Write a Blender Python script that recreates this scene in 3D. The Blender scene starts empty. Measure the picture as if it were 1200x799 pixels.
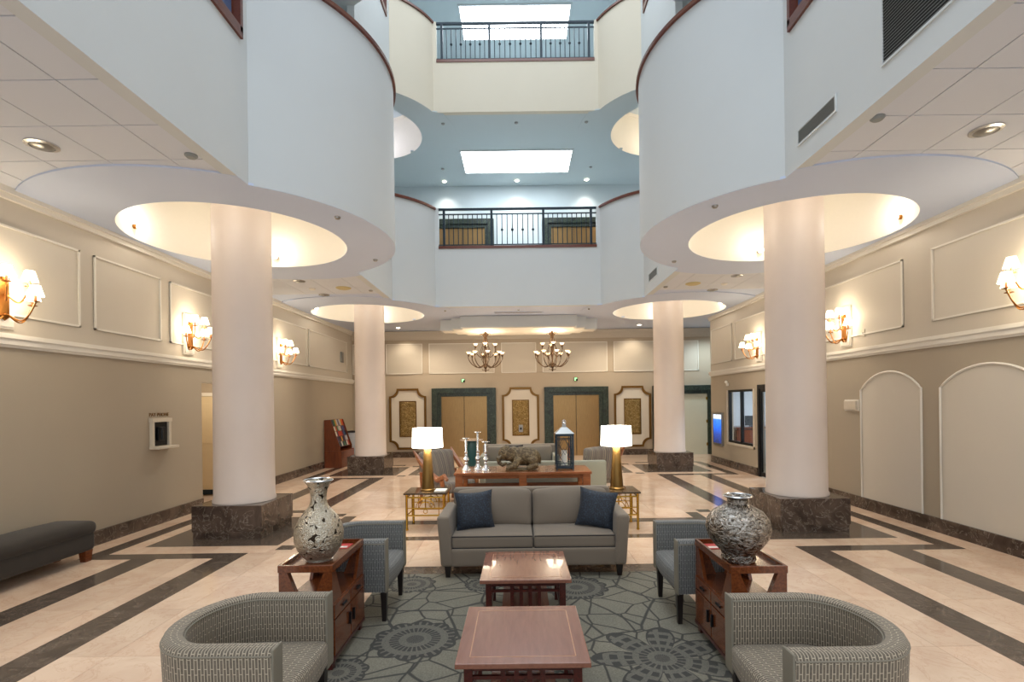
import bpy, bmesh, math, random
from mathutils import Vector, Matrix
random.seed(7)
PI = math.pi
S = bpy.context.scene
C = S.collection
# ------------------------------------------------------------------ camera
cam = bpy.data.cameras.new('camera'); co = bpy.data.objects.new('camera', cam); C.objects.link(co)
cam.sensor_width = 36; cam.lens = 18; cam.shift_x = -9/1200; cam.shift_y = 71.5/1200; cam.clip_start = .05
co.matrix_world = Matrix.Translation((0, 0, 1.9)) @ Matrix.Rotation(PI/2, 4, 'X') @ Matrix.Rotation(-.0125, 4, 'Z')
S.camera = co
# ------------------------------------------------------------------ light
W = bpy.data.worlds.new('sky'); S.world = W; W.use_nodes = True
W.node_tree.nodes['Background'].inputs[0].default_value = (.88, .94, 1, 1)
W.node_tree.nodes['Background'].inputs[1].default_value = .95
S.view_settings.view_transform = 'Standard'; S.view_settings.look = 'None'
S.view_settings.gamma = 1; S.view_settings.exposure = 0.5
def light(kind, loc, power, color=(1, 1, 1), size=.1, sy=None, rot=(0, 0, 0), spot=None, spread=None):
    l = bpy.data.lights.new('lamp_light', kind); l.energy = power; l.color = color
    if kind == 'AREA':
        l.size = size
        if sy: l.shape = 'RECTANGLE'; l.size_y = sy
        if spread: l.spread = spread
    else: l.shadow_soft_size = size
    if kind == 'SPOT': l.spot_size = spot or 2.0; l.spot_blend = .8
    o = bpy.data.objects.new('lamp_light', l); o.location = loc; o.rotation_euler = rot; C.objects.link(o); return o
WARM = (1, .84, .64); WHITE = (1, .93, .84); COOL = (.82, .92, 1)
light('AREA', (0, 6.0, 15.2), 430, COOL, 5.6, 13)              # skylight over the atrium
for y in (1.2, 4.4):                                            # lobby downlight rows
    for s in (-1, 1): light('SPOT', (4.5*s, y, 4.38), 95, WHITE, .12, spot=2.5)
for s in (-1, 1):
    light('SPOT', (4.5*s, 11.2, 4.38), 170, WHITE, .12, spot=2.6)
    light('SPOT', (3.0*s, 16.9, 4.38), 110, WARM, .1, spot=2.4)
for x in (-1.9, 0, 1.9): light('SPOT', (x, 13.9, 4.38), 90, WARM, .1, spot=2.4)

# ------------------------------------------------------------------ materials
def L(c):  # sRGB 0-255 to linear
    return tuple(((v/255)/12.92 if v/255 < .04045 else ((v/255+.055)/1.055)**2.4) for v in c) + (1,)
class NT:
    def __init__(s, name):
        m = bpy.data.materials.new(name); m.use_nodes = True; s.m = m; s.t = m.node_tree
        s.b = s.t.nodes['Principled BSDF']; s.o = s.t.nodes['Material Output']
        s._co = None
    def n(s, t, **k):
        x = s.t.nodes.new('ShaderNode'+t)
        for a, v in k.items(): setattr(x, a, v)
        return x
    def l(s, a, b): s.t.links.new(a, b)
    def co(s, sc=(1, 1, 1), kind='Object'):
        g = s.n('TexCoord'); mp = s.n('Mapping'); s.l(g.outputs[kind], mp.inputs[0]); mp.inputs['Scale'].default_value = sc
        return mp.outputs[0]
    def noise(s, v, scale, det=4, rough=.6, dist=0):
        x = s.n('TexNoise'); s.l(v, x.inputs['Vector']); x.inputs['Scale'].default_value = scale
        x.inputs['Detail'].default_value = det; x.inputs['Roughness'].default_value = rough; x.inputs['Distortion'].default_value = dist
        return x.outputs['Fac']
    def ramp(s, f, stops):
        r = s.n('ValToRGB'); s.l(f, r.inputs[0]); e = r.color_ramp.elements
        while len(e) < len(stops): e.new(.5)
        for i, (p, c) in enumerate(stops): e[i].position = p; e[i].color = c if len(c) == 4 else c+(1,)
        return r.outputs[0]
    def mix(s, f, a, b, mode='MIX'):
        x = s.n('Mix', data_type='RGBA', blend_type=mode)
        for i, v in ((0, f), (6, a), (7, b)):
            if hasattr(v, 'is_linked') or hasattr(v, 'links'): s.l(v, x.inputs[i])
            else: x.inputs[i].default_value = v
        return x.outputs[2]
    def math(s, op, a, b=None, cl=False):
        x = s.n('Math', operation=op, use_clamp=cl)
        for i, v in enumerate((a, b)):
            if v is None: continue
            if hasattr(v, 'links'): s.l(v, x.inputs[i])
            else: x.inputs[i].default_value = v
        return x.outputs[0]
    def bump(s, f, st=.2, d=.01):
        x = s.n('Bump'); x.inputs['Strength'].default_value = st; x.inputs['Distance'].default_value = d
        s.l(f, x.inputs['Height']); s.l(x.outputs[0], s.b.inputs['Normal'])
    def set(s, col=None, rough=None, metal=None, **k):
        for nm, v in (('Base Color', col), ('Roughness', rough), ('Metallic', metal)):
            if v is None: continue
            if hasattr(v, 'links'): s.l(v, s.b.inputs[nm])
            else: s.b.inputs[nm].default_value = v
        for nm, v in k.items(): s.b.inputs[nm.replace('_', ' ')].default_value = v
        return s.m
def plain(name, c, rough=.6, metal=0, var=.06, bump=.05, sc=18, **k):
    t = NT(name); v = t.co(); f = t.noise(v, sc); c = L(c)
    d = tuple(x*(1-var*2) for x in c[:3])+(1,)
    t.set(t.mix(f, c, d), rough, metal, **k)
    if bump: t.bump(f, bump, .004)
    return t.m
def emit(name, c, st):
    t = NT(name); f = t.noise(t.co(), 6); c = L(c)
    t.set((.8, .8, .8, 1), .5); t.l(t.mix(f, c, tuple(x*.97 for x in c[:3])+(1,)), t.b.inputs['Emission Color'])
    t.b.inputs['Emission Strength'].default_value = st; return t.m
M = {}
M['white'] = plain('white_plaster', (207, 212, 213), .7, var=.03, sc=1.3, bump=.02)
M['soffit'] = plain('soffit_plaster_cool_light', (200, 212, 234), .7, var=.03, sc=1.2, bump=.02)  # bluish light on the ring undersides is mixed into this base colour
M['ctile'] = plain('ceiling_tile_board', (216, 221, 230), .85, var=.05, sc=160, bump=.15)
M['groove'] = plain('ceiling_groove', (150, 138, 122), .8)
M['upwhite'] = plain('upper_level_paint', (194, 205, 208), .7, var=.03, sc=1, bump=.02)
M['creamwall'] = plain('cream_fascia_paint', (214, 206, 188), .7, var=.03, sc=1, bump=.02)
M['cbronze'] = plain('dark_chandelier_bronze', (92, 70, 50), .4, .8, sc=30)
M['lampbronze'] = plain('aged_bronze', (128, 98, 52), .36, .85, sc=9)
M['tan'] = plain('tan_paint', (170, 158, 139), .6, var=.04, sc=.9, bump=.02)
M['upper'] = plain('cream_wall_paint', (196, 187, 172), .6, var=.03, sc=1.1, bump=.02)
M['panel'] = plain('cream_panel_paint', (206, 198, 184), .6, var=.03, sc=1.0, bump=.02)
M['trim'] = plain('white_trim_paint', (224, 219, 208), .45, var=.02)
M['column'] = plain('column_stucco', (216, 203, 194), .5, var=.05, sc=2.2, bump=.04)
M['cove'] = plain('cove_plaster', (232, 226, 212), .7, var=.02)
M['backwall'] = plain('elevator_wall_paint', (178, 164, 144), .6, var=.04, sc=.8)
M['brass'] = plain('polished_brass', (205, 160, 62), .2, 1, bump=0)
M['antique'] = plain('antique_brass', (156, 104, 48), .35, 1, sc=30)
M['bronze'] = plain('bronze_trim', (120, 88, 44), .35, .8, sc=12)
M['black'] = plain('black_metal', (22, 24, 27), .4, .4)
M['navy_iron'] = plain('dark_teal_iron', (22, 40, 52), .45, .3)
M['chrome'] = plain('grey_metal', (160, 160, 158), .3, .9)
M['silver'] = plain('polished_silver', (214, 214, 214), .22, .9, bump=0)
M['rope'] = plain('pale_piping', (128, 122, 108), .9, sc=300)
M['navy_edge'] = plain('dark_leg_wood', (26, 18, 18), .35)
M['glassdark'] = plain('window_glass', (96, 120, 165), .08, 0, var=.35, sc=1.7, bump=0)
M['shade'] = emit('lamp_shade_lit', (255, 246, 226), 7.5)
M['sshade'] = emit('sconce_shade_lit', (255, 233, 190), 5.0)
M['bulb'] = emit('globe_bulb_lit', (255, 238, 205), 6)
M['cshade'] = emit('chandelier_cup_lit', (255, 214, 150), 2.4)
M['panelight'] = emit('sky_panel_lit', (240, 248, 255), 9)
M['dlight'] = emit('downlight_lit', (255, 244, 220), 9)
M['greenlit'] = emit('green_sign_lit', (30, 190, 90), 1.6)
M['door'] = plain('cream_door_paint', (214, 196, 160), .5, var=.03)
M['dooroff'] = plain('off_white_door', (205, 203, 184), .5, var=.03)
M['red'] = plain('red_card', (190, 40, 40), .4)
M['paper'] = plain('white_paper', (232, 230, 222), .5)
M['officewall'] = plain('office_wall', (214, 220, 226), .7)
M['smoked'] = plain('smoked_bronze_glass', (74, 58, 40), .08, .3, bump=0)
M['teal'] = plain('teal_ceramic', (40, 84, 84), .3)
M['vent'] = plain('vent_grey', (140, 146, 146), .5, .2)
M['ventdark'] = plain('vent_shadow_void', (38, 42, 44), .8)
M['beige'] = plain('beige_plastic', (206, 196, 178), .5)
M['yellowdisc'] = plain('yellowed_speaker_cover', (200, 186, 138), .6)
# glass
t = NT('clear_glass'); t.set((.9, .95, .96, 1), .02, Transmission_Weight=1.0, IOR=1.05, Alpha=.14); M['glass'] = t.m
# wood
def wood(name, a, b, rough=.28, sc=6, stretch=(8, 1, 8)):
    t = NT(name); v = t.co(stretch); f = t.noise(v, sc, 6, .6, .6)
    t.set(t.ramp(f, [(.3, L(a)), (.7, L(b))]), rough); t.bump(f, .06, .003); t.b.inputs['Coat Weight'].default_value = .3; return t.m
M['cherry'] = wood('cherry_wood', (82, 38, 16), (122, 64, 28), .25)
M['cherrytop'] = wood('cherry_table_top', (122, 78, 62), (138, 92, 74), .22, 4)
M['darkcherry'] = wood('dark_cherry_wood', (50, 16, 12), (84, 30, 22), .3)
M['inlay'] = wood('inlay_strip_wood', (176, 122, 84), (186, 134, 96), .3)
M['rail'] = wood('handrail_wood', (84, 38, 24), (110, 54, 34), .3)
M['rackwood'] = wood('rack_wood', (92, 42, 16), (120, 58, 24), .35, 3, (6, 6, 1))
M['orange'] = wood('driftwood', (120, 66, 34), (170, 106, 62), .4)
M['consolewood'] = wood('console_wood', (110, 62, 34), (142, 88, 54), .22, 4, (1, 8, 8))
# marble
def marble(name, a, b, vein, rough, sc, vw=.03, vs=2.2, vamt=.6):
    t = NT(name); v = t.co(kind='Object')
    g = t.n('NewGeometry'); rnd = t.n('ObjectInfo')
    ps = g.outputs['Position']
    add = t.n('VectorMath', operation='ADD'); t.l(ps, add.inputs[0])
    cmb = t.n('CombineXYZ'); m1 = t.math('MULTIPLY', rnd.outputs['Random'], 37.0); t.l(m1, cmb.inputs[0]); t.l(m1, cmb.inputs[1]); t.l(cmb.outputs[0], add.inputs[1])
    v = add.outputs[0]
    f = t.noise(v, sc, 8, .62, .8)
    base = t.ramp(f, [(.32, L(a)), (.68, L(b))])
    f2 = t.noise(v, vs, 6, .65, 1.4)
    d = t.math('ABSOLUTE', t.math('SUBTRACT', f2, .5))
    vn = t.ramp(d, [(0, (vamt,)*3), (vw, (0, 0, 0))])
    tone = t.math('MULTIPLY', t.math('SUBTRACT', rnd.outputs['Random'], .5), .14)
    hs = t.n('HueSaturation'); t.l(t.math('ADD', tone, 1), hs.inputs['Value']); t.l(t.mix(vn, base, L(vein)), hs.inputs['Color'])
    t.set(hs.outputs[0], rough); return t.m
M['cream_marble'] = marble('cream_marble', (226, 202, 178), (208, 178, 154), (186, 142, 114), .10, 1.6, .02, 2.4, .32)
M['dark_marble'] = marble('dark_brown_marble', (98, 86, 76), (68, 58, 51), (150, 138, 126), .14, 4, .014, 3.4, .35)
M['plinth_marble'] = marble('plinth_marble', (96, 80, 70), (50, 40, 34), (176, 164, 150), .15, 3.2, .010, 3.2, .6)
M['green_marble'] = marble('green_marble', (36, 50, 38), (16, 25, 18), (90, 104, 88), .32, 4, .018, 4, .6)
# brushed gold door
t = NT('brushed_gold'); v = t.co((60, 1, 1)); f = t.noise(v, 4, 3)
t.set(t.ramp(f, [(.3, L((138, 110, 72))), (.7, L((166, 134, 90)))]), .28, .9); M['gold'] = t.m
t = NT('gold_relief'); v = t.co(); f = t.noise(v, 26, 6, .7, 1.5)
t.set(t.ramp(f, [(.35, L((84, 64, 34))), (.5, L((140, 114, 64))), (.68, L((196, 174, 124)))]), .4, .7); t.bump(f, .9, .02); M['relief'] = t.m
# fabric of the tub chairs: short broken vertical dashes
def dashes(name, a, b, uv=True):
    t = NT(name); u = t.n('TexCoord').outputs['UV']
    mp = t.n('Mapping'); t.l(u, mp.inputs[0]); mp.inputs['Scale'].default_value = (66, 66, 1)
    br = t.n('TexBrick'); sw = t.n('SeparateXYZ'); t.l(mp.outputs[0], sw.inputs[0]); cb = t.n('CombineXYZ')
    t.l(t.math('MULTIPLY', sw.outputs[1], .9), cb.inputs[0]); t.l(sw.outputs[0], cb.inputs[1]); t.l(cb.outputs[0], br.inputs['Vector'])
    br.offset = .37; br.inputs['Scale'].default_value = 1; br.inputs['Brick Width'].default_value = 4.3; br.inputs['Row Height'].default_value = 1.0
    br.inputs['Mortar Size'].default_value = .15; br.inputs['Mortar Smooth'].default_value = .4
    br.inputs['Color1'].default_value = L(b); br.inputs['Color2'].default_value = tuple(x*.6 for x in L(b)[:3])+(1,); br.inputs['Mortar'].default_value = L(a)
    f = t.noise(mp.outputs[0], 1.3, 3)
    t.set(t.mix(t.math('MULTIPLY', f, .35), br.outputs['Color'], L(a)), .75, Sheen_Weight=.1); t.bump(br.outputs['Fac'], .35, .002); return t.m
M['dash'] = dashes('broken_stripe_fabric', (172, 160, 140), (80, 70, 59))
M['dashblue'] = dashes('blue_grey_stripe_fabric', (146, 146, 142), (64, 65, 66))
def fabric(name, c, var=.12, rough=.9, sc=400, big=5):
    t = NT(name); v = t.co(); f = t.noise(v, sc, 2); g = t.noise(v, big, 3); c = L(c)
    x = t.mix(f, c, tuple(x*(1-2*var) for x in c[:3])+(1,)); y = t.mix(g, x, tuple(x*.85 for x in c[:3])+(1,))
    t.set(y, rough, Sheen_Weight=.1); t.bump(f, .25, .002); return t.m
M['sofa'] = fabric('taupe_linen', (132, 119, 104))
M['pale'] = fabric('pale_sage_fabric', (150, 150, 134))
M['farsofa'] = fabric('grey_upholstery', (138, 128, 114))
M['bench'] = fabric('charcoal_speckled_fabric', (58, 51, 43), .45, sc=160)
M['black_fab'] = fabric('black_fabric', (30, 28, 32))
t = NT('navy_jacquard'); v = t.co(); f = t.noise(v, 60, 5, .7)
t.set(t.ramp(f, [(.45, L((18, 24, 34))), (.55, L((26, 38, 54))), (.72, L((60, 78, 92)))]), .6, Sheen_Weight=.1); t.bump(f, .3, .003); M['navy'] = t.m
t = NT('multi_stripe_fabric'); v = t.co((1, 1, .02)); s = t.n('SeparateXYZ'); t.l(v, s.inputs[0])
cb = t.n('CombineXYZ'); t.l(t.math('ADD', s.outputs[0], s.outputs[1]), cb.inputs[0]); f = t.noise(cb.outputs[0], 26, 2)
t.set(t.ramp(f, [(.35, L((66, 62, 66))), (.46, L((150, 140, 124))), (.54, L((90, 80, 84))), (.64, L((172, 160, 136)))]), .85); M['stripe'] = t.m
# vases
def vase_mat(name, a, b, sc, rough, bumpst):
    t = NT(name); v = t.co(); vo = t.n('TexVoronoi'); t.l(v, vo.inputs['Vector']); vo.inputs['Scale'].default_value = sc
    f = vo.outputs['Distance']; ring = t.math('SINE', t.math('MULTIPLY', f, 22.0))
    v2 = t.n('TexVoronoi'); t.l(v, v2.inputs['Vector']); v2.inputs['Scale'].default_value = sc*.8; v2.feature = 'DISTANCE_TO_EDGE'
    n = t.noise(v, 90, 4)
    c = t.ramp(n, [(.3, L(a)), (.7, L(b))])
    c = t.mix(t.ramp(vo.outputs['Distance'], [(.72, (0, 0, 0)), (.78, (1, 1, 1))]), c, L((52, 42, 32)))
    t.set(c, rough, .85); t.bump(t.math('ADD', t.math('MULTIPLY', ring, .5), n), bumpst, .004); return t.m
M['vase_silver'] = vase_mat('silver_medallion_mosaic', (160, 148, 126), (212, 204, 188), 27, .3, .7)
t = NT('hammered_silver'); v = t.co((1, 1, 1.4)); f = t.noise(v, 17, 3, .55, 2.5)
t.set(t.ramp(f, [(.34, L((60, 50, 42))), (.5, L((150, 142, 132))), (.7, L((196, 192, 186)))]), .2, .95); t.bump(f, .9, .02); M['vase_hammered'] = t.m
t = NT('antique_carved_wood'); v = t.co(); f = t.noise(v, 34, 6, .75)
t.set(t.ramp(f, [(.34, L((44, 32, 20))), (.5, L((94, 76, 48))), (.66, L((142, 126, 92)))]), .55); t.bump(f, .8, .01); M['carved'] = t.m
# rug
def rug_mat():
    t = NT('patterned_carpet'); v = t.co()
    base = t.mix(t.noise(v, 1.6, 3), L((150, 143, 124)), L((112, 110, 98)))
    wob = t.n('TexNoise'); t.l(v, wob.inputs['Vector']); wob.inputs['Scale'].default_value = 2.5
    mv = t.n('VectorMath', operation='MULTIPLY_ADD'); t.l(wob.outputs['Color'], mv.inputs[0]); mv.inputs[1].default_value = (.05, .05, 0); t.l(v, mv.inputs[2])
    vo = t.n('TexVoronoi', feature='DISTANCE_TO_EDGE', voronoi_dimensions='2D'); t.l(mv.outputs[0], vo.inputs['Vector']); vo.inputs['Scale'].default_value = 3.3
    line = t.ramp(vo.outputs['Distance'], [(.018, (1, 1, 1)), (.04, (0, 0, 0))])
    col = t.mix(line, base, L((60, 57, 52)))
    v3 = t.n('TexVoronoi', feature='DISTANCE_TO_EDGE', voronoi_dimensions='2D'); t.l(mv.outputs[0], v3.inputs['Vector']); v3.inputs['Scale'].default_value = 1.7
    col = t.mix(t.ramp(v3.outputs['Distance'], [(.012, (1, 1, 1)), (.028, (0, 0, 0))]), col, L((62, 60, 55)))
    sp = t.n('SeparateXYZ'); t.l(v, sp.inputs[0]); fine = t.noise(v, 70, 4, .8)
    for (cx, cy, R, k, kind) in ((-.86, 4.1, .36, 10, 0), (-.62, 2.95, .33, 8, 1), (1.02, 3.75, .52, 7, 1), (.55, 5.2, .34, 12, 0), (-1.15, 5.35, .26, 10, 0),
                                 (-1.0, 3.2, .26, 9, 0), (.72, 2.6, .4, 9, 0), (-.4, 5.3, .2, 7, 0), (-1.3, 3.6, .22, 8, 0), (.45, 1.9, .4, 8, 1), (-.7, 2.2, .4, 9, 0)):
        dx = t.math('SUBTRACT', sp.outputs[0], cx); dy = t.math('SUBTRACT', sp.outputs[1], cy)
        r = t.math('SQRT', t.math('ADD', t.math('MULTIPLY', dx, dx), t.math('MULTIPLY', dy, dy)))
        a = t.math('ARCTAN2', dy, dx); rn = t.math('DIVIDE', r, R)
        pet = t.math('ABSOLUTE', t.math('SINE', t.math('MULTIPLY', a, k/2)))
        if kind: lim = t.math('ADD', t.math('MULTIPLY', t.math('POWER', pet, .7), .72), .28)
        else: lim = t.math('ADD', t.math('MULTIPLY', pet, .12), .85)
        inside = t.math('LESS_THAN', rn, lim)
        ring = t.math('GREATER_THAN', t.math('SINE', t.math('MULTIPLY', rn, 17 if not kind else 30)), -.15)
        spoke = t.math('GREATER_THAN', t.math('SINE', t.math('MULTIPLY', a, k*3)), -.5)
        edge = t.math('GREATER_THAN', rn, t.math('SUBTRACT', lim, .07))
        pat = t.math('MAXIMUM', t.math('MULTIPLY', ring, spoke), edge)
        col = t.mix(inside, col, t.mix(pat, L((112, 108, 97)), L((60, 58, 54))))
    col = t.mix(t.ramp(fine, [(.35, (0, 0, 0)), (.7, (.65, .65, .65))]), col, L((66, 66, 62)))
    t.set(col, .95); t.bump(fine, .5, .004); return t.m
M['rug'] = rug_mat()
t = NT('blue_screen'); g = t.n('TexCoord'); s = t.n('SeparateXYZ'); t.l(g.outputs['Generated'], s.inputs[0])
n = t.ramp(t.noise(g.outputs['Generated'], 6, 5, .7), [(.42, (0, 0, 0)), (.6, (1, 1, 1))])
c = t.ramp(s.outputs[2], [(.02, L((20, 26, 50))), (.3, L((40, 60, 130))), (.55, L((30, 100, 220))), (.83, L((60, 130, 235))), (.87, L((235, 245, 255)))])
t.set((.02, .02, .02, 1), .2); t.l(t.mix(t.math('MULTIPLY', n, .5), c, L((20, 60, 150))), t.b.inputs['Emission Color']); t.b.inputs['Emission Strength'].default_value = 1.3; M['screen'] = t.m

# ------------------------------------------------------------------ mesh helpers
class B:
    def __init__(s): s.v = []; s.f = []; s.uv = {}
    def add(s, vs, fs, uvs=None):
        o = len(s.v); s.v += [tuple(v) for v in vs]
        for i, f in enumerate(fs):
            if uvs: s.uv[len(s.f)] = uvs[i]
            s.f.append(tuple(i2+o for i2 in f))
        return s
    def box(s, x0, x1, y0, y1, z0, z1):
        x0, x1 = min(x0, x1), max(x0, x1); y0, y1 = min(y0, y1), max(y0, y1)
        return s.add([(x0, y0, z0), (x1, y0, z0), (x1, y1, z0), (x0, y1, z0), (x0, y0, z1), (x1, y0, z1), (x1, y1, z1), (x0, y1, z1)],
                     [(0, 3, 2, 1), (4, 5, 6, 7), (0, 1, 5, 4), (1, 2, 6, 5), (2, 3, 7, 6), (3, 0, 4, 7)])
    def cbox(s, cx, cy, z0, w, d, h, tw=None, td=None):   # box by centre, optional taper to the bottom
        tw = w if tw is None else tw; td = d if td is None else td
        q = [(-1, -1), (1, -1), (1, 1), (-1, 1)]
        return s.add([(cx+a*tw/2, cy+b*td/2, z0) for a, b in q]+[(cx+a*w/2, cy+b*d/2, z0+h) for a, b in q],
                     [(0, 3, 2, 1), (4, 5, 6, 7), (0, 1, 5, 4), (1, 2, 6, 5), (2, 3, 7, 6), (3, 0, 4, 7)])
    def lathe(s, prof, cx=0, cy=0, cz=0, n=32, cap=True):
        o = len(s.v); k = len(prof)
        vs = [(cx+r*math.cos(2*PI*i/n), cy+r*math.sin(2*PI*i/n), cz+z) for r, z in prof for i in range(n)]
        fs = [(j*n+i, j*n+(i+1) % n, (j+1)*n+(i+1) % n, (j+1)*n+i) for j in range(k-1) for i in range(n)]
        if cap: fs += [tuple(range(n-1, -1, -1)), tuple((k-1)*n+i for i in range(n))]
        return s.add(vs, fs)
    def tube(s, pts, r, n=8, closed=False):
        pts = [Vector(p) for p in pts]; m = len(pts); rs = r if isinstance(r, (list, tuple)) else [r]*m
        vs = []; up = Vector((0, 0, 1))
        for i, p in enumerate(pts):
            a = pts[(i-1) % m] if (closed or i) else p; b = pts[(i+1) % m] if (closed or i < m-1) else p
            t = (b-a).normalized()
            ref = up if abs(t.z) < .95 else Vector((1, 0, 0))
            u = t.cross(ref).normalized(); w = u.cross(t)
            vs += [p+(u*math.cos(2*PI*k/n)+w*math.sin(2*PI*k/n))*rs[i] for k in range(n)]
        rng = m if closed else m-1
        fs = [(i*n+k, i*n+(k+1) % n, ((i+1) % m)*n+(k+1) % n, ((i+1) % m)*n+k) for i in range(rng) for k in range(n)]
        if not closed: fs += [tuple(range(n-1, -1, -1)), tuple((m-1)*n+k for k in range(n))]
        return s.add(vs, fs)
    def ball(s, c, r, n=10, sz=1):
        prof = [(max(r*math.sin(PI*j/n), 1e-4), -r*sz*math.cos(PI*j/n)) for j in range(n+1)]
        return s.lathe(prof, c[0], c[1], c[2], n*2)
    def rbox(s, cx, cy, cz, w, d, h, r=.03, puff=(0, 0, 0), n=5, k=3):
        H = (w/2, d/2, h/2); r = min(r, min(H)*.98)
        def ts(hh):
            a = [-(hh) + r*(1-math.cos(j/k*PI/2)) for j in range(k)]
            m = [-(hh-r)+2*(hh-r)*j/n for j in range(n+1)]
            return a+m+[-x for x in reversed(a)]
        T = [ts(h_) for h_ in H]
        for ax in range(3):
            u, v_ = (ax+1) % 3, (ax+2) % 3
            for sg in (-1, 1):
                nu, nv = len(T[u]), len(T[v_]); vs = []
                for a in T[u]:
                    for b in T[v_]:
                        p = [0, 0, 0]; p[ax] = sg*H[ax]; p[u] = a; p[v_] = b
                        q = Vector([max(-(H[i]-r), min(H[i]-r, p[i])) for i in range(3)])
                        dlt = Vector(p)-q; e = q+dlt.normalized()*r if dlt.length > 0 else q
                        for i in range(3):
                            if puff[i]:
                                o1, o2 = [j for j in range(3) if j != i]
                                e[i] += (e[i]/H[i])*puff[i]*(1-(e[o1]/H[o1])**2)*(1-(e[o2]/H[o2])**2)
                        vs.append((cx+e.x, cy+e.y, cz+e.z))
                fs = []
                for i in range(nu-1):
                    for j in range(nv-1):
                        f = (i*nv+j, (i+1)*nv+j, (i+1)*nv+j+1, i*nv+j+1)
                        fs.append(f if sg > 0 else f[::-1])
                s.add(vs, fs)
        return s
    def sweep(s, path, prof, closed=False, uvs=1.0):   # path in xy, profile (out, z) closed loop
        m = len(path); k = len(prof); vs = []; nr = []; ln = [0]
        for i in range(m):
            a = path[(i-1) % m] if (closed or i) else path[i]; b = path[(i+1) % m] if (closed or i < m-1) else path[i]
            tx, ty = b[0]-a[0], b[1]-a[1]; l = math.hypot(tx, ty); nr.append((ty/l, -tx/l))
            if i: ln.append(ln[-1]+math.hypot(path[i][0]-path[i-1][0], path[i][1]-path[i-1][1]))
        if closed: ln.append(ln[-1]+math.hypot(path[0][0]-path[-1][0], path[0][1]-path[-1][1]))
        for i, (x, y) in enumerate(path):
            vs += [(x+nr[i][0]*o, y+nr[i][1]*o, z) for o, z in prof]
        pl = [0]
        for j in range(k): pl.append(pl[-1]+math.hypot(prof[(j+1) % k][0]-prof[j][0], prof[(j+1) % k][1]-prof[j][1]))
        fs = []; uv = []
        for i in range(m if closed else m-1):
            for j in range(k):
                fs.append((i*k+j, ((i+1) % m)*k+j, ((i+1) % m)*k+(j+1) % k, i*k+(j+1) % k))
                uv.append([(ln[i], pl[j]), (ln[i+1], pl[j]), (ln[i+1], pl[j+1]), (ln[i], pl[j+1])])
        if not closed:
            for e in (0, m-1):
                f = tuple(e*k+j for j in range(k)); f = f if e == 0 else f[::-1]
                fs.append(f); uv.append([prof[q-e*k] for q in f])
        return s.add(vs, fs, uv)
    def prism(s, poly, axis, a, b):     # poly of 2-tuples in the two other axes, extruded along axis
        def P(u, v, w):
            return {'x': (w, u, v), 'y': (u, w, v), 'z': (u, v, w)}[axis]
        n = len(poly); vs = [P(u, v, a) for u, v in poly]+[P(u, v, b) for u, v in poly]
        return s.add(vs, [tuple(range(n-1, -1, -1)), tuple(range(n, 2*n))]+[(i, (i+1) % n, n+(i+1) % n, n+i) for i in range(n)])
    def tf(s, mat, start=0):
        for i in range(start, len(s.v)): s.v[i] = tuple(mat @ Vector(s.v[i]))
        return s
def mesh(b, m, smooth=None, merge=True, bev=0):
    me = bpy.data.meshes.new('m'); me.from_pydata(b.v, [], b.f)
    if b.uv:
        ul = me.uv_layers.new(name='UVMap')
        for p in me.polygons:
            u = b.uv.get(p.index)
            if u:
                for li, c in zip(p.loop_indices, u): ul.data[li].uv = c
    bm = bmesh.new(); bm.from_mesh(me)
    if merge: bmesh.ops.remove_doubles(bm, verts=bm.verts, dist=1e-5)
    bmesh.ops.recalc_face_normals(bm, faces=bm.faces)
    if bev: bmesh.ops.bevel(bm, geom=list(bm.edges), offset=bev, segments=2, profile=.6, affect='EDGES', clamp_overlap=True)
    if smooth:
        for f in bm.faces: f.smooth = True
        for e in bm.edges:
            if len(e.link_faces) == 2 and e.calc_face_angle(0) > smooth: e.smooth = False
    bm.to_mesh(me); bm.free(); me.materials.append(m if not isinstance(m, str) else M[m]); return me
def obj(name, b, m, parent=None, smooth=None, bev=0, label=None, loc=None):
    me = b if isinstance(b, bpy.types.Mesh) else mesh(b, m, smooth, bev=bev)
    o = bpy.data.objects.new(name, me); C.objects.link(o)
    if parent: o.parent = parent
    if label: o['label'] = label
    if loc: o.location = loc
    return o
def struct(name, b, m, parent=None, **k):
    o = obj(name, b, m, parent, **k)
    if not parent: o['kind'] = 'structure'
    return o
def empty_struct(name, loc=(0, 0, 0)):
    o = bpy.data.objects.new(name, None); C.objects.link(o); o.location = loc; o['kind'] = 'structure'; return o
def thing(name, label, cat, loc=(0, 0, 0), rz=0, group=None):
    o = bpy.data.objects.new(name, None); C.objects.link(o); o.location = loc; o.rotation_euler = (0, 0, rz)
    return tag(o, label, cat, group)
def tag(o, label, cat, group=None):
    o['label'] = label; o['category'] = cat
    if group: o['group'] = group
    return o
def dup(root, loc=None, rz=None, label=None, parent=None):
    c = root.copy(); C.objects.link(c)
    if parent: c.parent = parent
    if loc is not None: c.location = loc
    if rz is not None: c.rotation_euler = (0, 0, rz)
    if label: c['label'] = label
    for ch in [x for x in bpy.data.objects if x.parent == root]: dup(ch, parent=c)
    return c
bx = lambda *a: B().box(*a)
SM = math.radians(40)

# ------------------------------------------------------------------ building constants
XA, XW, YB, YC = 3.06, 5.87, 18.0, 13.4       # atrium edge, outer wall, back wall, bridge front
CY = (7.8, 14.4); CX = 4.2; RD, RH = 2.27, 1.52; Z1 = 4.41; Z2 = 9.5; Z3 = 13.9

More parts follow.
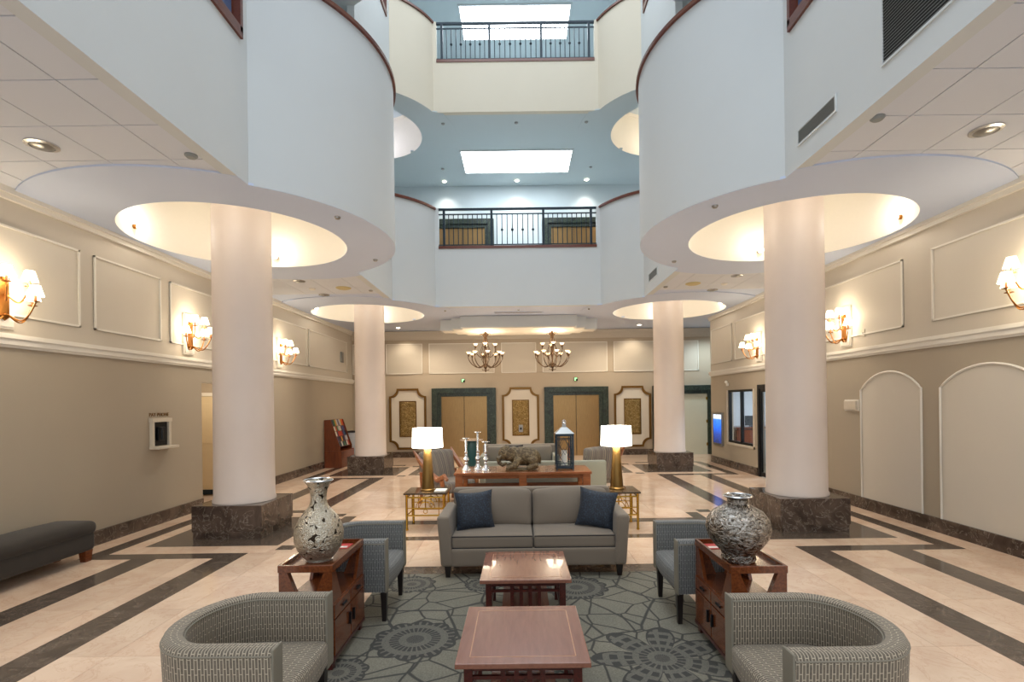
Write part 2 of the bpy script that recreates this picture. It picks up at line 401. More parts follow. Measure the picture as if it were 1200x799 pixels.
# ------------------------------------------------------------------ floor with marble tiles
fl = struct('floor', bx(-7.6, 9.4, -1.5, 18.2, -.14, -.012), 'groove')
dark = []
def D(x0, x1, y0, y1):
    for s in (-1, 1): dark.append((min(s*x0, s*x1), max(s*x0, s*x1), y0, y1))
for cy in CY:
    o = cy-7.8
    D(3.3, 5.1, 6.93+o, 8.67+o)                    # dark field under the plinth
    D(3.52, 5.55, 6.38+o, 6.6+o); D(3.52, 5.55, 9.0+o, 9.22+o)
    D(5.32, 5.55, 6.6+o, 9.0+o); D(3.02, 3.24, 6.6+o+.12, 6.93+o); D(3.02, 3.24, 8.67+o, 8.88+o)
    D(2.78, 2.98, 6.93+o, 8.67+o)
D(3.52, 3.85, -1.5, 6.38); D(4.55, 4.87, -1.5, 6.38)
D(3.52, 3.85, 9.22, 12.98); D(4.55, 4.87, 9.22, 12.98)
dark += [(-2.78, 2.78, 7.10, 7.30), (-2.78, 2.78, 8.03, 8.28), (-1.9, 1.9, 5.66, 5.96), (-2.78, 2.78, 13.5, 13.7), (-2.78, 2.78, 14.9, 15.1)]
D(1.2, 2.78, 13.7, 13.75)
def subtract(r, q):
    x0, x1, y0, y1 = r; a0, a1, b0, b1 = q
    if a0 >= x1 or a1 <= x0 or b0 >= y1 or b1 <= y0: return [r]
    out = []
    if a0 > x0: out.append((x0, a0, y0, y1))
    if a1 < x1: out.append((a1, x1, y0, y1))
    m0, m1 = max(x0, a0), min(x1, a1)
    if b0 > y0: out.append((m0, m1, y0, b0))
    if b1 < y1: out.append((m0, m1, b1, y1))
    return out
cells = []
ny = int((18+1.5)/.9)
for i in range(-7, 10):
    for j in range(ny+1):
        x0, y0 = i*.9-.45, -1.5+j*.9
        r = (max(x0, -XW), min(x0+.9, 9.2), y0, min(y0+.9, 18))
        if r[1] <= r[0] or r[3] <= r[2]: continue
        if r[1] > XW and r[2] < 15.5 and r[0] > XW-.1: continue
        rs = [r]
        for q in dark: rs = [p for z in rs for p in subtract(z, q)]
        cells += [(p, 'cream_marble') for p in rs if p[1]-p[0] > .02 and p[3]-p[2] > .02]
for q in dark:
    x0, x1, y0, y1 = q; nx = max(1, round((x1-x0)/.9)); nyy = max(1, round((y1-y0)/.9))
    for i in range(nx):
        for j in range(nyy):
            cells.append(((x0+(x1-x0)*i/nx, x0+(x1-x0)*(i+1)/nx, y0+(y1-y0)*j/nyy, y0+(y1-y0)*(j+1)/nyy), 'dark_marble'))
def vis(c):
    (x0, x1, y0, y1), _ = c; y = max((y0+y1)/2, .1); x = (x0+x1)/2
    if y1 < 2.6 or abs(x) > y*1.02+.6: return 0
    if -1.4 < x < 1.5 and y < 5.6: return 0
    return (x1-x0)*(y1-y0)/y**2.2
cells.sort(key=vis, reverse=True)
g = .0016
tag_sets = {'cream_marble': B(), 'dark_marble': B()}
for k, (r, m) in enumerate(cells):
    x0, x1, y0, y1 = r
    if k < 300:
        b = bx(-(x1-x0)/2+g, (x1-x0)/2-g, -(y1-y0)/2+g, (y1-y0)/2-g, -.012, 0)
        obj('marble_tile', b, m, fl, loc=((x0+x1)/2, (y0+y1)/2, 0))
    else: tag_sets[m].box(x0+g, x1-g, y0+g, y1-g, -.012, 0)
for m, b in tag_sets.items():
    o = obj('marble_tile', b, m, fl); o['kind'] = 'stuff'
# alcove floor
struct('floor', bx(-7.6, -XW, 9.4, 11.05, -.012, 0), 'cream_marble')

# ------------------------------------------------------------------ side walls
def wall_with_rail(side):
    s = -1 if side == 'left' else 1
    X, XO = s*XW, s*(XW+.16)
    b = B()
    def seg(y0, y1, z0, z1): b.box(X, XO, y0, y1, z0, z1)
    ye = YB+.2 if s < 0 else 15.7
    if s < 0:
        seg(-1.5, 9.45, 0, 2.63); seg(9.45, 10.95, 2.33, 2.63); seg(10.95, ye, 0, 2.63)
    else:
        seg(-1.5, 11.5, 0, 2.63); seg(11.5, 12.62, 2.25, 2.63); seg(12.62, 12.86, 0, 2.63)
        seg(12.86, 14.45, 0, .7); seg(12.86, 14.45, 2.16, 2.63); seg(14.45, ye, 0, 2.63)
    w = struct('wall_'+side, b, 'tan')
    obj('upper_wall', bx(X, XO, -1.5, ye, 2.63, 13.9), 'upper', w, label='lighter cream upper wall above the rail')
    # rail moulding and crown
    r = B().box(X, X-s*.03, -1.5, ye, 2.60, 2.76).box(X, X-s*.055, -1.5, ye, 2.63, 2.70).box(X, X-s*.075, -1.5, ye, 2.70, 2.735)
    struct('trim_%d' % (1 if s < 0 else 2), r, 'trim')
    struct('trim_%d' % (3 if s < 0 else 4), B().box(X, X-s*.05, -1.5, ye, 4.30, 4.43).box(X, X-s*.08, -1.5, ye, 4.36, 4.43), 'trim')
    bb = B(); segs = [(-1.5, 9.43), (10.97, YB)] if s < 0 else [(-1.5, 11.46), (12.66, 15.7)]
    bp = empty_struct('baseboard_'+side)
    for y0, y1 in segs:
        n = max(1, round((y1-y0)/.9))
        for i in range(n):
            a, c = y0+(y1-y0)*i/n, y0+(y1-y0)*(i+1)/n
            obj('marble_slab', bx(X, X-s*.03, a+.0015, c-.0015, 0, .2), 'plinth_marble', bp)
    # upper wall panels
    pans = [(4.3, 6.84), (7.07, 8.385), (8.61, 10.5), (10.75, 14.15), (14.27, 17.4)] if s < 0 else [(4.6, 7.25), (7.8, 10.5), (11.1, 13.9), (14.1, 15.6)]
    for y0, y1 in pans:
        p = obj('wall_panel', bx(X, X-s*.006, y0, y1, 2.97, 4.0), 'panel', w)
        m = B()
        for a in ((y0, y1, 2.97, 2.995), (y0, y1, 3.975, 4.0), (y0, y0+.025, 2.97, 4.0), (y1-.025, y1, 2.97, 4.0)): m.box(X, X-s*.025, *a)
        obj('panel_moulding', m, 'trim', p)
    return w
wl = wall_with_rail('left'); wr = wall_with_rail('right')
def arch_poly(y0, y1, z0, zs, zt, n=18):
    r = zt-zs; h = (y1-y0)/2; R = (h*h+r*r)/(2*r); c = zt-R; a = math.asin(h/R)
    return [(y0, z0), (y1, z0)]+[((y0+y1)/2+R*math.sin(a-2*a*i/n), c+R*math.cos(a-2*a*i/n)) for i in range(n+1)]
for y0, y1 in ((3.9, 5.35), (5.68, 7.13), (7.47, 8.79)):
    pl = arch_poly(y0, y1, .17, 2.03, 2.31)
    p = obj('arched_panel', B().prism(pl, 'x', XW-.004, XW), 'panel', wr, label='lighter arched recess panel')
    loop = [(XW-.012, a, b) for a, b in pl]
    obj('panel_moulding', B().tube(loop, .017, 6, True), 'trim', p)
# wall plate left alcove
al = empty_struct('wall_alcove')
obj('alcove_wall', B().box(-7.6, -XW-.16, 9.35, 9.45, 0, 2.6).box(-7.7, -7.6, 9.35, 11.1, 0, 2.6).box(-7.6, -XW-.16, 10.95, 11.1, 0, 2.6).box(-7.6, -XW-.16, 9.45, 10.95, 2.45, 2.6), 'backwall', al)
dr = empty_struct('door_1')
obj('door_leaf', bx(-6.95, -6.05, 10.905, 10.945, .02, 2.1), 'door', dr, bev=.004)
obj('door_panel', B().box(-6.83, -6.17, 10.895, 10.905, .2, .95).box(-6.83, -6.17, 10.895, 10.905, 1.1, 1.95), 'door', dr, bev=.003)
obj('door_frame', B().box(-7.03, -6.96, 10.88, 10.95, 0, 2.18).box(-6.04, -5.98, 10.88, 10.95, 0, 2.18).box(-7.03, -5.98, 10.88, 10.95, 2.11, 2.18), 'trim', dr)
obj('kick_plate', bx(-6.94, -6.06, 10.893, 10.905, .02, .12), 'navy_iron', dr)
k = B().ball((-6.86, 10.84, 1.08), .032); k.tube([(-6.86, 10.9, 1.08), (-6.86, 10.84, 1.08)], .012)
obj('door_knob', k, 'antique', dr, smooth=SM)
light('POINT', (-6.6, 10.0, 2.2), 14, WARM, .1)
# back wall
wb = struct('wall_back', bx(-6.05, 9.3, YB, YB+.2, 0, 4.6), 'backwall')
obj('upper_wall', bx(-6.05, 9.3, YB, YB+.2, 4.6, 13.9), 'upwhite', wb, label='pale upper floor wall behind the bridges')
bb = empty_struct('baseboard_back')
for a, c in ((-5.87, -3.03), (-.78, .84), (3.09, 4.94), (6.58, 8.2)):
    n = max(1, round((c-a)/.9))
    for i in range(n): obj('marble_slab', bx(a+(c-a)*i/n+.001, a+(c-a)*(i+1)/n-.001, YB-.03, YB, 0, .2), 'plinth_marble', bb)
struct('trim_5', B().box(-5.87, 9.2, YB-.06, YB, 4.12, 4.41).box(-5.87, 9.2, YB-.10, YB-.06, 4.2, 4.30).box(-5.87, 9.2, YB-.14, YB, 4.30, 4.41), 'upper')
for a, c in ((-5.85, -5.0), (-4.68, -3.4), (-3.17, -.87), (-.63, .60), (.82, 3.10), (3.32, 4.75), (5.0, 6.3)):
    p = obj('wall_panel', bx(a, c, YB-.006, YB, 2.93, 3.99), 'upper', wb)
    m = B()
    for q in ((a, c, 2.93, 2.955), (a, c, 3.965, 3.99), (a, a+.025, 2.93, 3.99), (c-.025, c, 2.93, 3.99)): m.box(q[0], q[1], YB-.025, YB, q[2], q[3])
    obj('panel_moulding', m, 'trim', p)
struct('wall_passage', bx(9.2, 9.35, 15.6, YB+.2, 0, 4.43), 'officewall')
struct('wall_room_back', B().box(XW+.16, 9.2, 15.55, 15.7, 0, 4.43), 'officewall')
light('SPOT', (6.6, 17.0, 4.35), 130, (.75, .93, 1), .1, spot=2.6)
# office behind the window
of = struct('wall_office', B().box(9.2, 9.3, 10.5, 15.6, 0, 2.9).box(6.03, 9.3, 10.5, 10.6, 0, 2.9), 'officewall')
struct('ceiling', bx(6.03, 9.3, 10.5, 15.6, 2.8, 2.9), 'officewall')
struct('floor', bx(6.03, 9.3, 10.5, 15.6, -.05, 0), 'rug')
light('AREA', (7.6, 13, 2.75), 90, COOL, 1.2, 1.2)
dk = thing('office_counter', 'brown wooden counter seen through the office window', 'counter', (7.3, 15.0, 0))
obj('top', bx(-1.15, 1.15, -.4, .45, 1.06, 1.1), 'cherry', dk)
for x in (-1.1, 1.05): obj('side_panel', bx(x, x+.05, -.36, .42, 0, 1.06), 'cherry', dk)
for k in range(4): obj('front_panel', bx(-1.05+k*.525+.01, -1.05+k*.525+.515, -.36, -.33, .05, 1.04), 'vent' if k % 2 else 'rackwood', dk)
t = thing('monitor', 'dark monitor on the counter behind the office window', 'monitor', (6.75, 14.85, 1.1))
obj('stand', bx(-.08, .08, -.06, .06, 0, .04), 'black', t); obj('screen', bx(-.22, .22, -.015, .015, .04, .32), 'black', t)
dk = thing('filing_cabinet', 'pale filing cabinet standing beyond the office door', 'cabinet', (8.7, 12.4, 0))
obj('body', bx(-.4, .4, -.25, .25, 0, 1.2), 'chrome', dk)
for i in range(3):
    f = obj('drawer', bx(-.42, -.4, -.23, .23, .05+i*.38, .4+i*.38), 'chrome', dk); obj('handle', bx(-.44, -.42, -.06, .06, .27+i*.38, .29+i*.38), 'black', f)
wn = empty_struct('window_1')
fr = B()
for a in ((12.86, 12.92, .7, 2.16), (14.39, 14.45, .7, 2.16), (13.62, 13.68, .7, 2.16), (12.86, 14.45, .7, .76), (12.86, 14.45, 2.10, 2.16)): fr.box(XW+.02, XW+.1, *a)
obj('window_frame', fr, 'black', wn)
for a, c in ((12.92, 13.62), (13.68, 14.39)): obj('pane', bx(XW+.05, XW+.056, a, c, .76, 2.1), 'glass', wn)
tr = B()
for a in ((12.8, 12.86, .64, 2.16), (14.45, 14.5, .64, 2.16), (12.8, 14.5, .64, .7)): tr.box(XW-.02, XW, *a)
obj('window_casing', tr, 'beige', wn)
dr = empty_struct('door_2')
obj('door_frame', B().box(XW-.02, XW+.04, 12.52, 12.62, 0, 2.25).box(XW-.02, XW+.04, 11.5, 11.6, 0, 2.25).box(XW-.02, XW+.04, 11.6, 12.52, 2.15, 2.25), 'black', dr)
obj('pane', bx(XW+.016, XW+.022, 11.68, 12.44, .12, 2.07), 'glass', dr)
obj('door_leaf', B().box(XW+.0, XW+.035, 11.6, 11.68, .02, 2.15).box(XW+.0, XW+.035, 12.44, 12.52, .02, 2.15).box(XW+.0, XW+.035, 11.68, 12.44, .02, .12).box(XW+.0, XW+.035, 11.68, 12.44, 2.07, 2.15), 'black', dr)

# ------------------------------------------------------------------ slabs, soffits, drums
def near_hole(x, y, r=1.98):
    return any(math.hypot(abs(x)-CX, y-cy) < r for cy in CY)
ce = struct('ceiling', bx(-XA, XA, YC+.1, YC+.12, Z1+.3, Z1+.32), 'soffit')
xs = [3.2, 3.55, 4.2, 4.85, 5.5, 5.87]
plainb = B()
for s in (-1, 1):
    for i in range(5):
        for j in range(30):
            y0 = -.6+.65*j-.65; y1 = min(y0+.65, YB); a, c = xs[i], xs[i+1]
            if near_hole((a+c)/2, (y0+y1)/2): continue
            if y1 < 12.3:
                w, h = c-a, y1-y0
                obj('ceiling_tile', bx(-w/2+.006, w/2-.006, -h/2+.006, h/2-.006, 0, .02), 'ctile', ce, loc=(s*(a+c)/2, (y0+y1)/2, Z1+.02))
            else: plainb.box(s*a, s*c, y0, y1, Z1+.02, Z1+.04)
for i in range(9):
    for j in range(7):
        a, c = -3.2+i*.7112, -3.2+(i+1)*.7112; y0 = YC+.14+j*.637; y1 = y0+.637
        if not near_hole((a+c)/2, (y0+y1)/2, 1.9): plainb.box(a, c, y0, y1, Z1+.01, Z1+.04)
plainb.box(XW, 9.2, 15.7, YB, Z1+.02, Z1+.04)
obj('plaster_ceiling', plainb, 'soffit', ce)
gb = B()
for s in (-1, 1):
    for i in range(5):
        for j in range(21):
            y0 = -.6+.65*j-.65; a, c = xs[i], xs[i+1]
            if not near_hole((a+c)/2, y0+.325): gb.box(s*a, s*c, y0, y0+.65, Z1+.042, Z1+.05)
obj('ceiling_grid', gb, 'groove', ce)
def annulus(cx, cy, z, s, th=.03):
    n = 144; b = B(); vs = []
    for i in range(n):
        a = 2*PI*i/n; ca, sa = math.cos(a), math.sin(a)
        px, py = CX+2.47*ca, cy+2.47*sa
        rx = (CX-XA)/-ca if ca < -1e-3 else 9
        ry = 0 if cy < YC else ((cy-YC)/-sa if sa < -1e-3 else 9)
        R = min(2.47, max(RD, rx, ry)-.004) if (cy > YC or ca < 0) else 2.47
        x = min(CX+R*ca, XW); vs += [(s*(CX+RH*ca), cy+RH*sa, z), (s*x, cy+R*sa, z), (s*x, cy+R*sa, z+th), (s*(CX+RH*ca), cy+RH*sa, z+th)]
    fs = []
    for i in range(n):
        p, q = i*4, ((i+1) % n)*4
        fs += [(p, p+1, q+1, q), (p+1, p+2, q+2, q+1), (p+2, p+3, q+3, q+2)]
    return b.add(vs, fs)
def hole_cyl(cy, z, s, h=1.15):
    b = B(); b.lathe([(RH, 0), (RH, h), (1.1, h+.03), (.0005, h+.03)], s*CX, cy, z, 64, cap=False); return b
def arc(cx, cy, R, a0, a1, s, n=48):
    return [(s*(cx+R*math.cos(a0+(a1-a0)*i/n)), cy+R*math.sin(a0+(a1-a0)*i/n)) for i in range(n+1)]
aw = math.acos((CX-XA)/RD)                       # half opening of the drum
# levels: (soffit z, parapet top z, floor z)
for lv, (zb, zt, zf) in enumerate(((Z1, 7.0, 5.9), (Z2, 11.88, 10.78))):
    for s, sd in ((-1, 'left'), (1, 'right')):
        for q, cy in enumerate(CY):
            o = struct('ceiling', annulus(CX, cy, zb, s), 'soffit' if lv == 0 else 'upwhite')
            h = obj('light_cove', hole_cyl(cy, zb, s), 'cove', o, smooth=SM, label='round lit recess cut in the soffit')
            a = (PI-aw, PI+aw) if q == 0 else (PI+math.asin((YC-cy)/-RD), PI+aw)
            # drum wall (angles measured with the drum centre at +CX, mirrored by s)
            path = arc(CX, cy, RD, a[0], a[1], s)
            if s < 0: path = path[::-1]
            w = struct('wall_drum_'+sd, B().sweep(path, [(0, zb+.004), (0, zt-.05), (-.14, zt-.05), (-.14, zb+.004)]), 'white' if lv == 0 else 'creamwall', smooth=SM)
            obj('handrail', B().sweep(path, [(.04, zt-.05), (.04, zt), (.01, zt+.03), (-.15, zt+.03), (-.18, zt), (-.18, zt-.05)]), 'rail', w, smooth=SM, label='dark wood cap rail')
        # flat atrium walls with windows
        X, XO = s*XA, s*(XA+.14)
        ya = CY[0]-RD*math.sin(aw); yb = CY[0]+RD*math.sin(aw); yc = CY[1]-RD*math.sin(aw)
        zs_ = zb+1.63; ztop = zs_+2.0; zn = Z2 if lv == 0 else 15.0
        w = B()
        for y0, y1, w0, w1 in ((-1.5, ya, 1.2, ya-.13), (yb, yc, yb+.25, yc-.3)):
            w.box(X, XO, y0, y1, zb+.004, zs_).box(X, XO, y0, y1, ztop, zn).box(X, XO, y0, w0, zs_, ztop).box(X, XO, w1, y1, zs_, ztop)
        w = struct('wall_atrium_'+sd, w, 'white')
        for y0, y1 in ((1.2, ya-.13), (yb+.25, yc-.3)):
            wi = empty_struct('window_%d' % (2+lv*4+(s > 0)*2+(y0 > 5)))
            f = B()
            for q in ((y0, y1, zs_-.06, zs_+.06), (y0, y1, ztop-.05, ztop), (y0, y0+.05, zs_, ztop), (y1-.05, y1, zs_, ztop)): f.box(X-s*.03, X+s*.12, *q)
            obj('window_frame', f, 'rail', wi)
            n = max(2, int((y1-y0)/.55)); mu = B()
            for i in range(n):
                a_, c_ = y0+.05+(y1-y0-.1)*i/n, y0+.05+(y1-y0-.1)*(i+1)/n
                obj('pane', bx(X+s*.06, X+s*.068, a_+.02, c_-.02, zs_+.06, ztop-.05), 'glassdark', wi)
                if i: obj('mullion', bx(X+s*.04, X+s*.09, a_-.025, a_+.025, zs_+.06, ztop-.05), 'black', wi)
    # bridge front
    xb = 2.2-.0
    xl = CX-math.sqrt(RD**2-(CY[1]-YC)**2)
    bw = B().box(-xl, xl, YC, YC+.14, zb+.004, zf+.03)
    w = struct('wall_bridge', bw, 'white' if lv == 0 else 'creamwall')
    # parapet stubs beside the railing
    st = B()
    rw = 2.07 if lv == 0 else 2.07
    st.box(-xl, -rw, YC, YC+.14, zf+.03, zt).box(rw, xl, YC, YC+.14, zf+.03, zt)
    obj('parapet', st, 'white' if lv == 0 else 'creamwall', w)
    # railing
    t = thing('balcony_railing', ('black iron railing on the first bridge over the lobby' if lv == 0 else 'black iron railing on the topmost bridge under the roof'), 'railing', (0, YC+.05, zf+.03), 0, 'iron bridge railings')
    H = zt-zf-.03
    obj('curb', bx(-rw, rw, -.07, .07, 0, .07), 'rail', t, label='dark wood base board')
    obj('top_rail', B().box(-rw, rw, -.03, .03, H-.05, H), 'navy_iron', t, label='iron top rail')
    obj('lower_rail', B().box(-rw, rw, -.012, .012, H-.17, H-.14).box(-rw, rw, -.012, .012, .10, .125), 'navy_iron', t)
    for x in (-1.93, -.68, .68, 1.93): obj('post', bx(x-.03, x+.03, -.03, .03, .07, H-.05), 'navy_iron', t)
    bal = mesh(B().cbox(0, 0, .12, .022, .022, H-.28), 'navy_iron'); kn = mesh(B().ball((0, 0, .5), .035, 6), 'navy_iron', SM)
    for seg0, seg1 in ((-1.93, -.68), (-.68, .68), (.68, 1.93)):
        n = 9
        for i in range(1, n+1):
            o = obj('baluster', bal, None, t, loc=(seg0+(seg1-seg0)*i/(n+1), 0, 0))
            if (lv == 1 or seg0 == -.68) and i % 2 == 0: obj('knuckle', kn, None, o)
    # slab top of this level
    sl = B()
    for s in (-1, 1):
        sl.box(s*(XA+.13), s*XW, -1.5, YB, zf-.12, zf)
        for cy in CY:
            pts = [(s*(CX+(RD-.02)*math.cos(2*PI*i/64)), cy+(RD-.02)*math.sin(2*PI*i/64)) for i in range(64)]
            pts = [(max(-XW, min(XW, x)), y) for x, y in pts]
            sl.prism(pts, 'z', zf-.11-.001*(cy > 8), zf-.01)
    sl.box(-XA, XA, YC+.14, YB, zf-.12, zf)
    struct('floor', sl, 'upwhite')
# upper level ceilings
for z in (Z2, Z3):
    pb = B()
    for s in (-1, 1):
        for i in range(5):
            for j in range(30):
                y0 = -1.25+.65*j; y1 = min(y0+.65, YB); a, c = xs[i], xs[i+1]
                if z == Z3 or not near_hole((a+c)/2, (y0+y1)/2): pb.box(s*a, s*c, y0, y1, z+.01, z+.04)
    for i in range(9):
        for j in range(7):
            a, c = -3.2+i*.7112, -3.2+(i+1)*.7112; y0 = YC+.14+j*.637; y1 = y0+.637
            if z == Z3 or not near_hole((a+c)/2, (y0+y1)/2, 1.9): pb.box(a, c, y0, y1, z+.01, z+.04)
    struct('ceiling', pb, 'upwhite')
    p = thing('light_panel', 'glowing white rectangular panel in the ceiling over the %s bridge' % ('first' if z == Z2 else 'upper'), 'light', (0, 16.2, z), 0, 'rectangular ceiling light panels')
    obj('diffuser', bx(-1.68, 1.68, -.72, .72, -.012, .005), 'panelight', p)
    obj('frame', B().box(-1.73, -1.68, -.77, .77, -.02, .01).box(1.68, 1.73, -.77, .77, -.02, .01).box(-1.68, 1.68, -.77, -.72, -.02, .01).box(-1.68, 1.68, .72, .77, -.02, .01), 'white', p)
# dropped ceiling box over the chandeliers
def notched(k):
    q = [(1.70, 14.85), (1.70, 15.15), (2.0, 15.15), (2.0, 15.5), (2.37, 15.5), (2.37, 15.95), (2.0, 15.95), (2.0, 16.3), (1.7, 16.3), (1.7, 16.6)]
    q = [(x-k, 15.72+(y-15.72)*(1-k/1.0)) for x, y in q]
    return q+[(-x, y) for x, y in q[::-1]]
struct('ceiling', B().prism(notched(0), 'z', 4.09, Z1), 'white')
struct('trim_6', B().prism(notched(.06), 'z', 4.065, 4.0895), 'cove')

# ------------------------------------------------------------------ columns
def column(x, y, lab):
    t = thing('column', lab, 'column', (x, y, 0), 0, 'round lobby columns')
    obj('shaft', B().lathe([(.435, .47), (.435, .5), (.42, .53), (.415, 1.2), (.41, 3), (.405, 5.55)], n=64), 'column', t, smooth=SM)
    b = B().box(-.48, .48, -.5, .5, 0, .1)
    obj('toe_band', b, 'plinth_marble', t)
    # mitred marble slabs of the plinth
    for q in range(4):
        for k in (-1, 1):
            m = Matrix.Rotation(q*PI/2, 4, 'Z')
            obj('marble_slab', B().box(-(.5 if q % 2 == 0 else .4695) if k < 0 else .001, -.001 if k < 0 else (.5 if q % 2 == 0 else .4695), -.5, -.47, .1, .47).tf(m), 'plinth_marble', t)
    obj('plinth_cap', bx(-.468, .468, -.468, .468, .1, .468), 'plinth_marble', t)
    return t
column(-CX, CY[0], 'tall round pink-white column on dark marble plinth, left foreground behind the silver bottle vase')
column(CX, CY[0], 'tall round pink-white column on dark marble plinth, right foreground beside the arched panels')
column(-CX, CY[1], 'distant round column on marble plinth beside the brochure rack')
column(CX, CY[1], 'distant round column on marble plinth near the blue wall screen')
# cove lights
for s in (-1, 1):
    for q, cy in enumerate(CY):
        for lv in (0, 1):
            z = (Z1, Z2)[lv]
            for a in (187, 97, 277, 7):
                r = math.radians(a if s < 0 else 180-a); x, y = s*CX+1.43*math.cos(r), cy+1.43*math.sin(r)
                if lv == 0:
                    t = thing('globe_light', 'glowing globe in the recess over the %s %s column' % (('left', 'right')[s > 0], ('foreground', 'distant')[q])+{187: ', outermost', 97: ', farthest back', 277: ', nearest', 7: ', innermost'}[a], 'light', (x, y, z+.17), 0, 'globes over the %s %s column' % (('left', 'right')[s > 0], ('foreground', 'distant')[q]))
                    obj('globe', B().ball((0, 0, 0), .05), 'bulb', t, smooth=SM)
                    obj('socket', B().tube([(.04*math.cos(r), .04*math.sin(r), 0), (.1*math.cos(r), .1*math.sin(r), 0)], .035, 12), 'antique', t, smooth=SM)
                    light('POINT', (s*CX+1.22*math.cos(r), cy+1.22*math.sin(r), z+.25), 7.5, (1, .94, .86), .06)
                elif q == 1 and a in (97, 277): light('POINT', (s*CX+1.0*math.cos(r), cy+1.0*math.sin(r), z+.3), 16, ((.82, .82, 1) if s < 0 else (1, .86, .72)), .06)
# ------------------------------------------------------------------ ceiling fittings
def disc(name, x, y, z, r, mat, lab, cat, ring=None):
    t = thing(name, lab, cat, (x, y, z))
    obj('cover', B().lathe([(r, 0), (r, -.012), (r*.7, -.03), (.001, -.032)], n=24, cap=False), mat, t, smooth=SM)
    if ring: obj('ring', B().lathe([(r*1.35, .0), (r*1.35, -.012), (r, -.02), (r, 0)], n=28, cap=False), ring, t, smooth=SM)
disc('recessed_light', -4.56, 4.92, Z1+.02, .10, 'chrome', 'round chrome recessed downlight in the left tiled ceiling', 'light', 'silver')
disc('recessed_light', 4.46, 4.86, Z1+.02, .10, 'chrome', 'round chrome recessed downlight in the right tiled ceiling', 'light', 'silver')
disc('smoke_detector', -3.28, 5.16, Z1+.02, .06, 'vent', 'small grey disc at the edge of the left tiled ceiling', 'detector')
disc('smoke_detector', 3.26, 4.62, Z1+.02, .06, 'vent', 'small grey disc at the edge of the right tiled ceiling', 'detector')
n_ = 0
SP = [(-2.41, 6.86, 'under the left drum, nearer of two'), (-2.48, 8.91, 'under the left drum, farther of two'), (2.56, 6.63, 'under the right drum, nearer of two'), (2.82, 9.25, 'under the right drum, farther of two')]
for x, y, w in SP: disc('sprinkler_head', x, y, Z1, .04, 'chrome', 'tiny metal sprinkler cap '+w, 'sprinkler')
for s, sd in ((-1, 'left'), (1, 'right')):
    disc('recessed_light', s*4.47, 10.45, Z1+.02, .09, 'chrome', 'dim recessed light in the %s ceiling between the columns, nearest' % sd, 'light', 'silver')
    disc('recessed_light', s*4.47, 11.79, Z1+.02, .09, 'chrome', 'dim recessed light in the %s ceiling between the columns, farthest' % sd, 'light', 'silver')
    disc('smoke_detector', s*4.5, 11.18, Z1+.02, .07, 'paper', 'white detector between two recessed lights in the %s ceiling' % sd, 'detector')
    disc('ceiling_speaker', s*3.8, 11.13, Z1+.02, .16, 'yellowdisc', 'round yellowed speaker cover in the %s ceiling' % sd, 'speaker')
    disc('sprinkler_head', s*3.28, 11.4, Z1+.02, .05, 'chrome', 'small metal cap at the edge of the %s far ceiling' % sd, 'sprinkler')
for x, w in ((-1.99, 'left'), (0, 'middle'), (1.91, 'right')):
    disc('sprinkler_head', x, 13.9, Z1, .03, 'chrome', 'tiny cap in the ceiling before the chandeliers, %s one' % w, 'sprinkler')
    disc('sprinkler_head', x, 13.93, Z2, .05, 'chrome', 'small cap in the upper ceiling before the light panel, %s one' % w, 'sprinkler')
    disc('downlight', x*1.25, 17.55, Z2, .07, 'dlight', 'bright downlight above the first bridge, %s one' % w, 'light', 'white')
    light('SPOT', (x*1.25, 17.6, Z2-.05), 45, WHITE, .05, spot=1.9)
for s, w in ((-1, 'left'), (1, 'right')):
    disc('sprinkler_head', s*2.4, 16.63, Z2, .05, 'chrome', 'small cap beside the light panel, %s one' % w, 'sprinkler')
    disc('downlight', s*4.0, 17.0, Z1+.02, .07, 'dlight', 'glowing downlight in the lobby ceiling behind the %s distant column' % w, 'light', 'white')
    light('SPOT', (s*3.95, 17.5, Z1-.05), 40, WARM, .05, spot=2.2)
def vent(name, lab, loc, w, h, n, rz, horiz=True, dark_='ventdark', fr='white', group=None):
    t = thing(name, lab, 'vent', loc, rz, group)      # lies in local xz plane, faces -y
    obj('backing', bx(-w/2, w/2, -.004, 0, -h/2, h/2), dark_, t)
    f = .02
    obj('frame', B().box(-w/2-f, w/2+f, -.014, 0, -h/2-f, -h/2).box(-w/2-f, w/2+f, -.014, 0, h/2, h/2+f).box(-w/2-f, -w/2, -.014, 0, -h/2, h/2).box(w/2, w/2+f, -.014, 0, -h/2, h/2), fr, t)
    lm = mesh(B().add([(-w/2, -.012, -.004), (w/2, -.012, -.004), (w/2, -.004, .005), (-w/2, -.004, .005), (-w/2, -.010, -.006), (w/2, -.010, -.006), (w/2, -.002, .003), (-w/2, -.002, .003)],
              [(0, 1, 2, 3), (7, 6, 5, 4), (0, 4, 5, 1), (3, 2, 6, 7), (0, 3, 7, 4), (1, 5, 6, 2)]), 'vent')
    for i in range(n): obj('slat', lm, None, t, loc=(0, 0, -h/2+h*(i+.5)/n))
vent('air_grille', 'large dark louvred air grille high on the right atrium wall', (XA, 3.5, 5.12), 1.5, .9, 34, -PI/2)
vent('air_grille', 'small long air grille on the right atrium wall beside the drum', (XA, 5.22, 4.72), .64, .14, 9, -PI/2, dark_='vent')
vent('air_grille', 'small air grille between the right drums, far from the camera', (XA, 11.6, 4.75), .7, .16, 7, -PI/2, dark_='vent')
t = thing('slot_diffuser', 'long thin dark slot vent in the ceiling under the first bridge', 'vent', (0, 14.35, Z1))
obj('slot', bx(-.66, .66, -.05, .05, -.006, .004), 'groove', t); obj('frame', B().box(-.69, .69, -.07, -.05, -.01, .004).box(-.69, .69, .05, .07, -.01, .004), 'soffit', t)

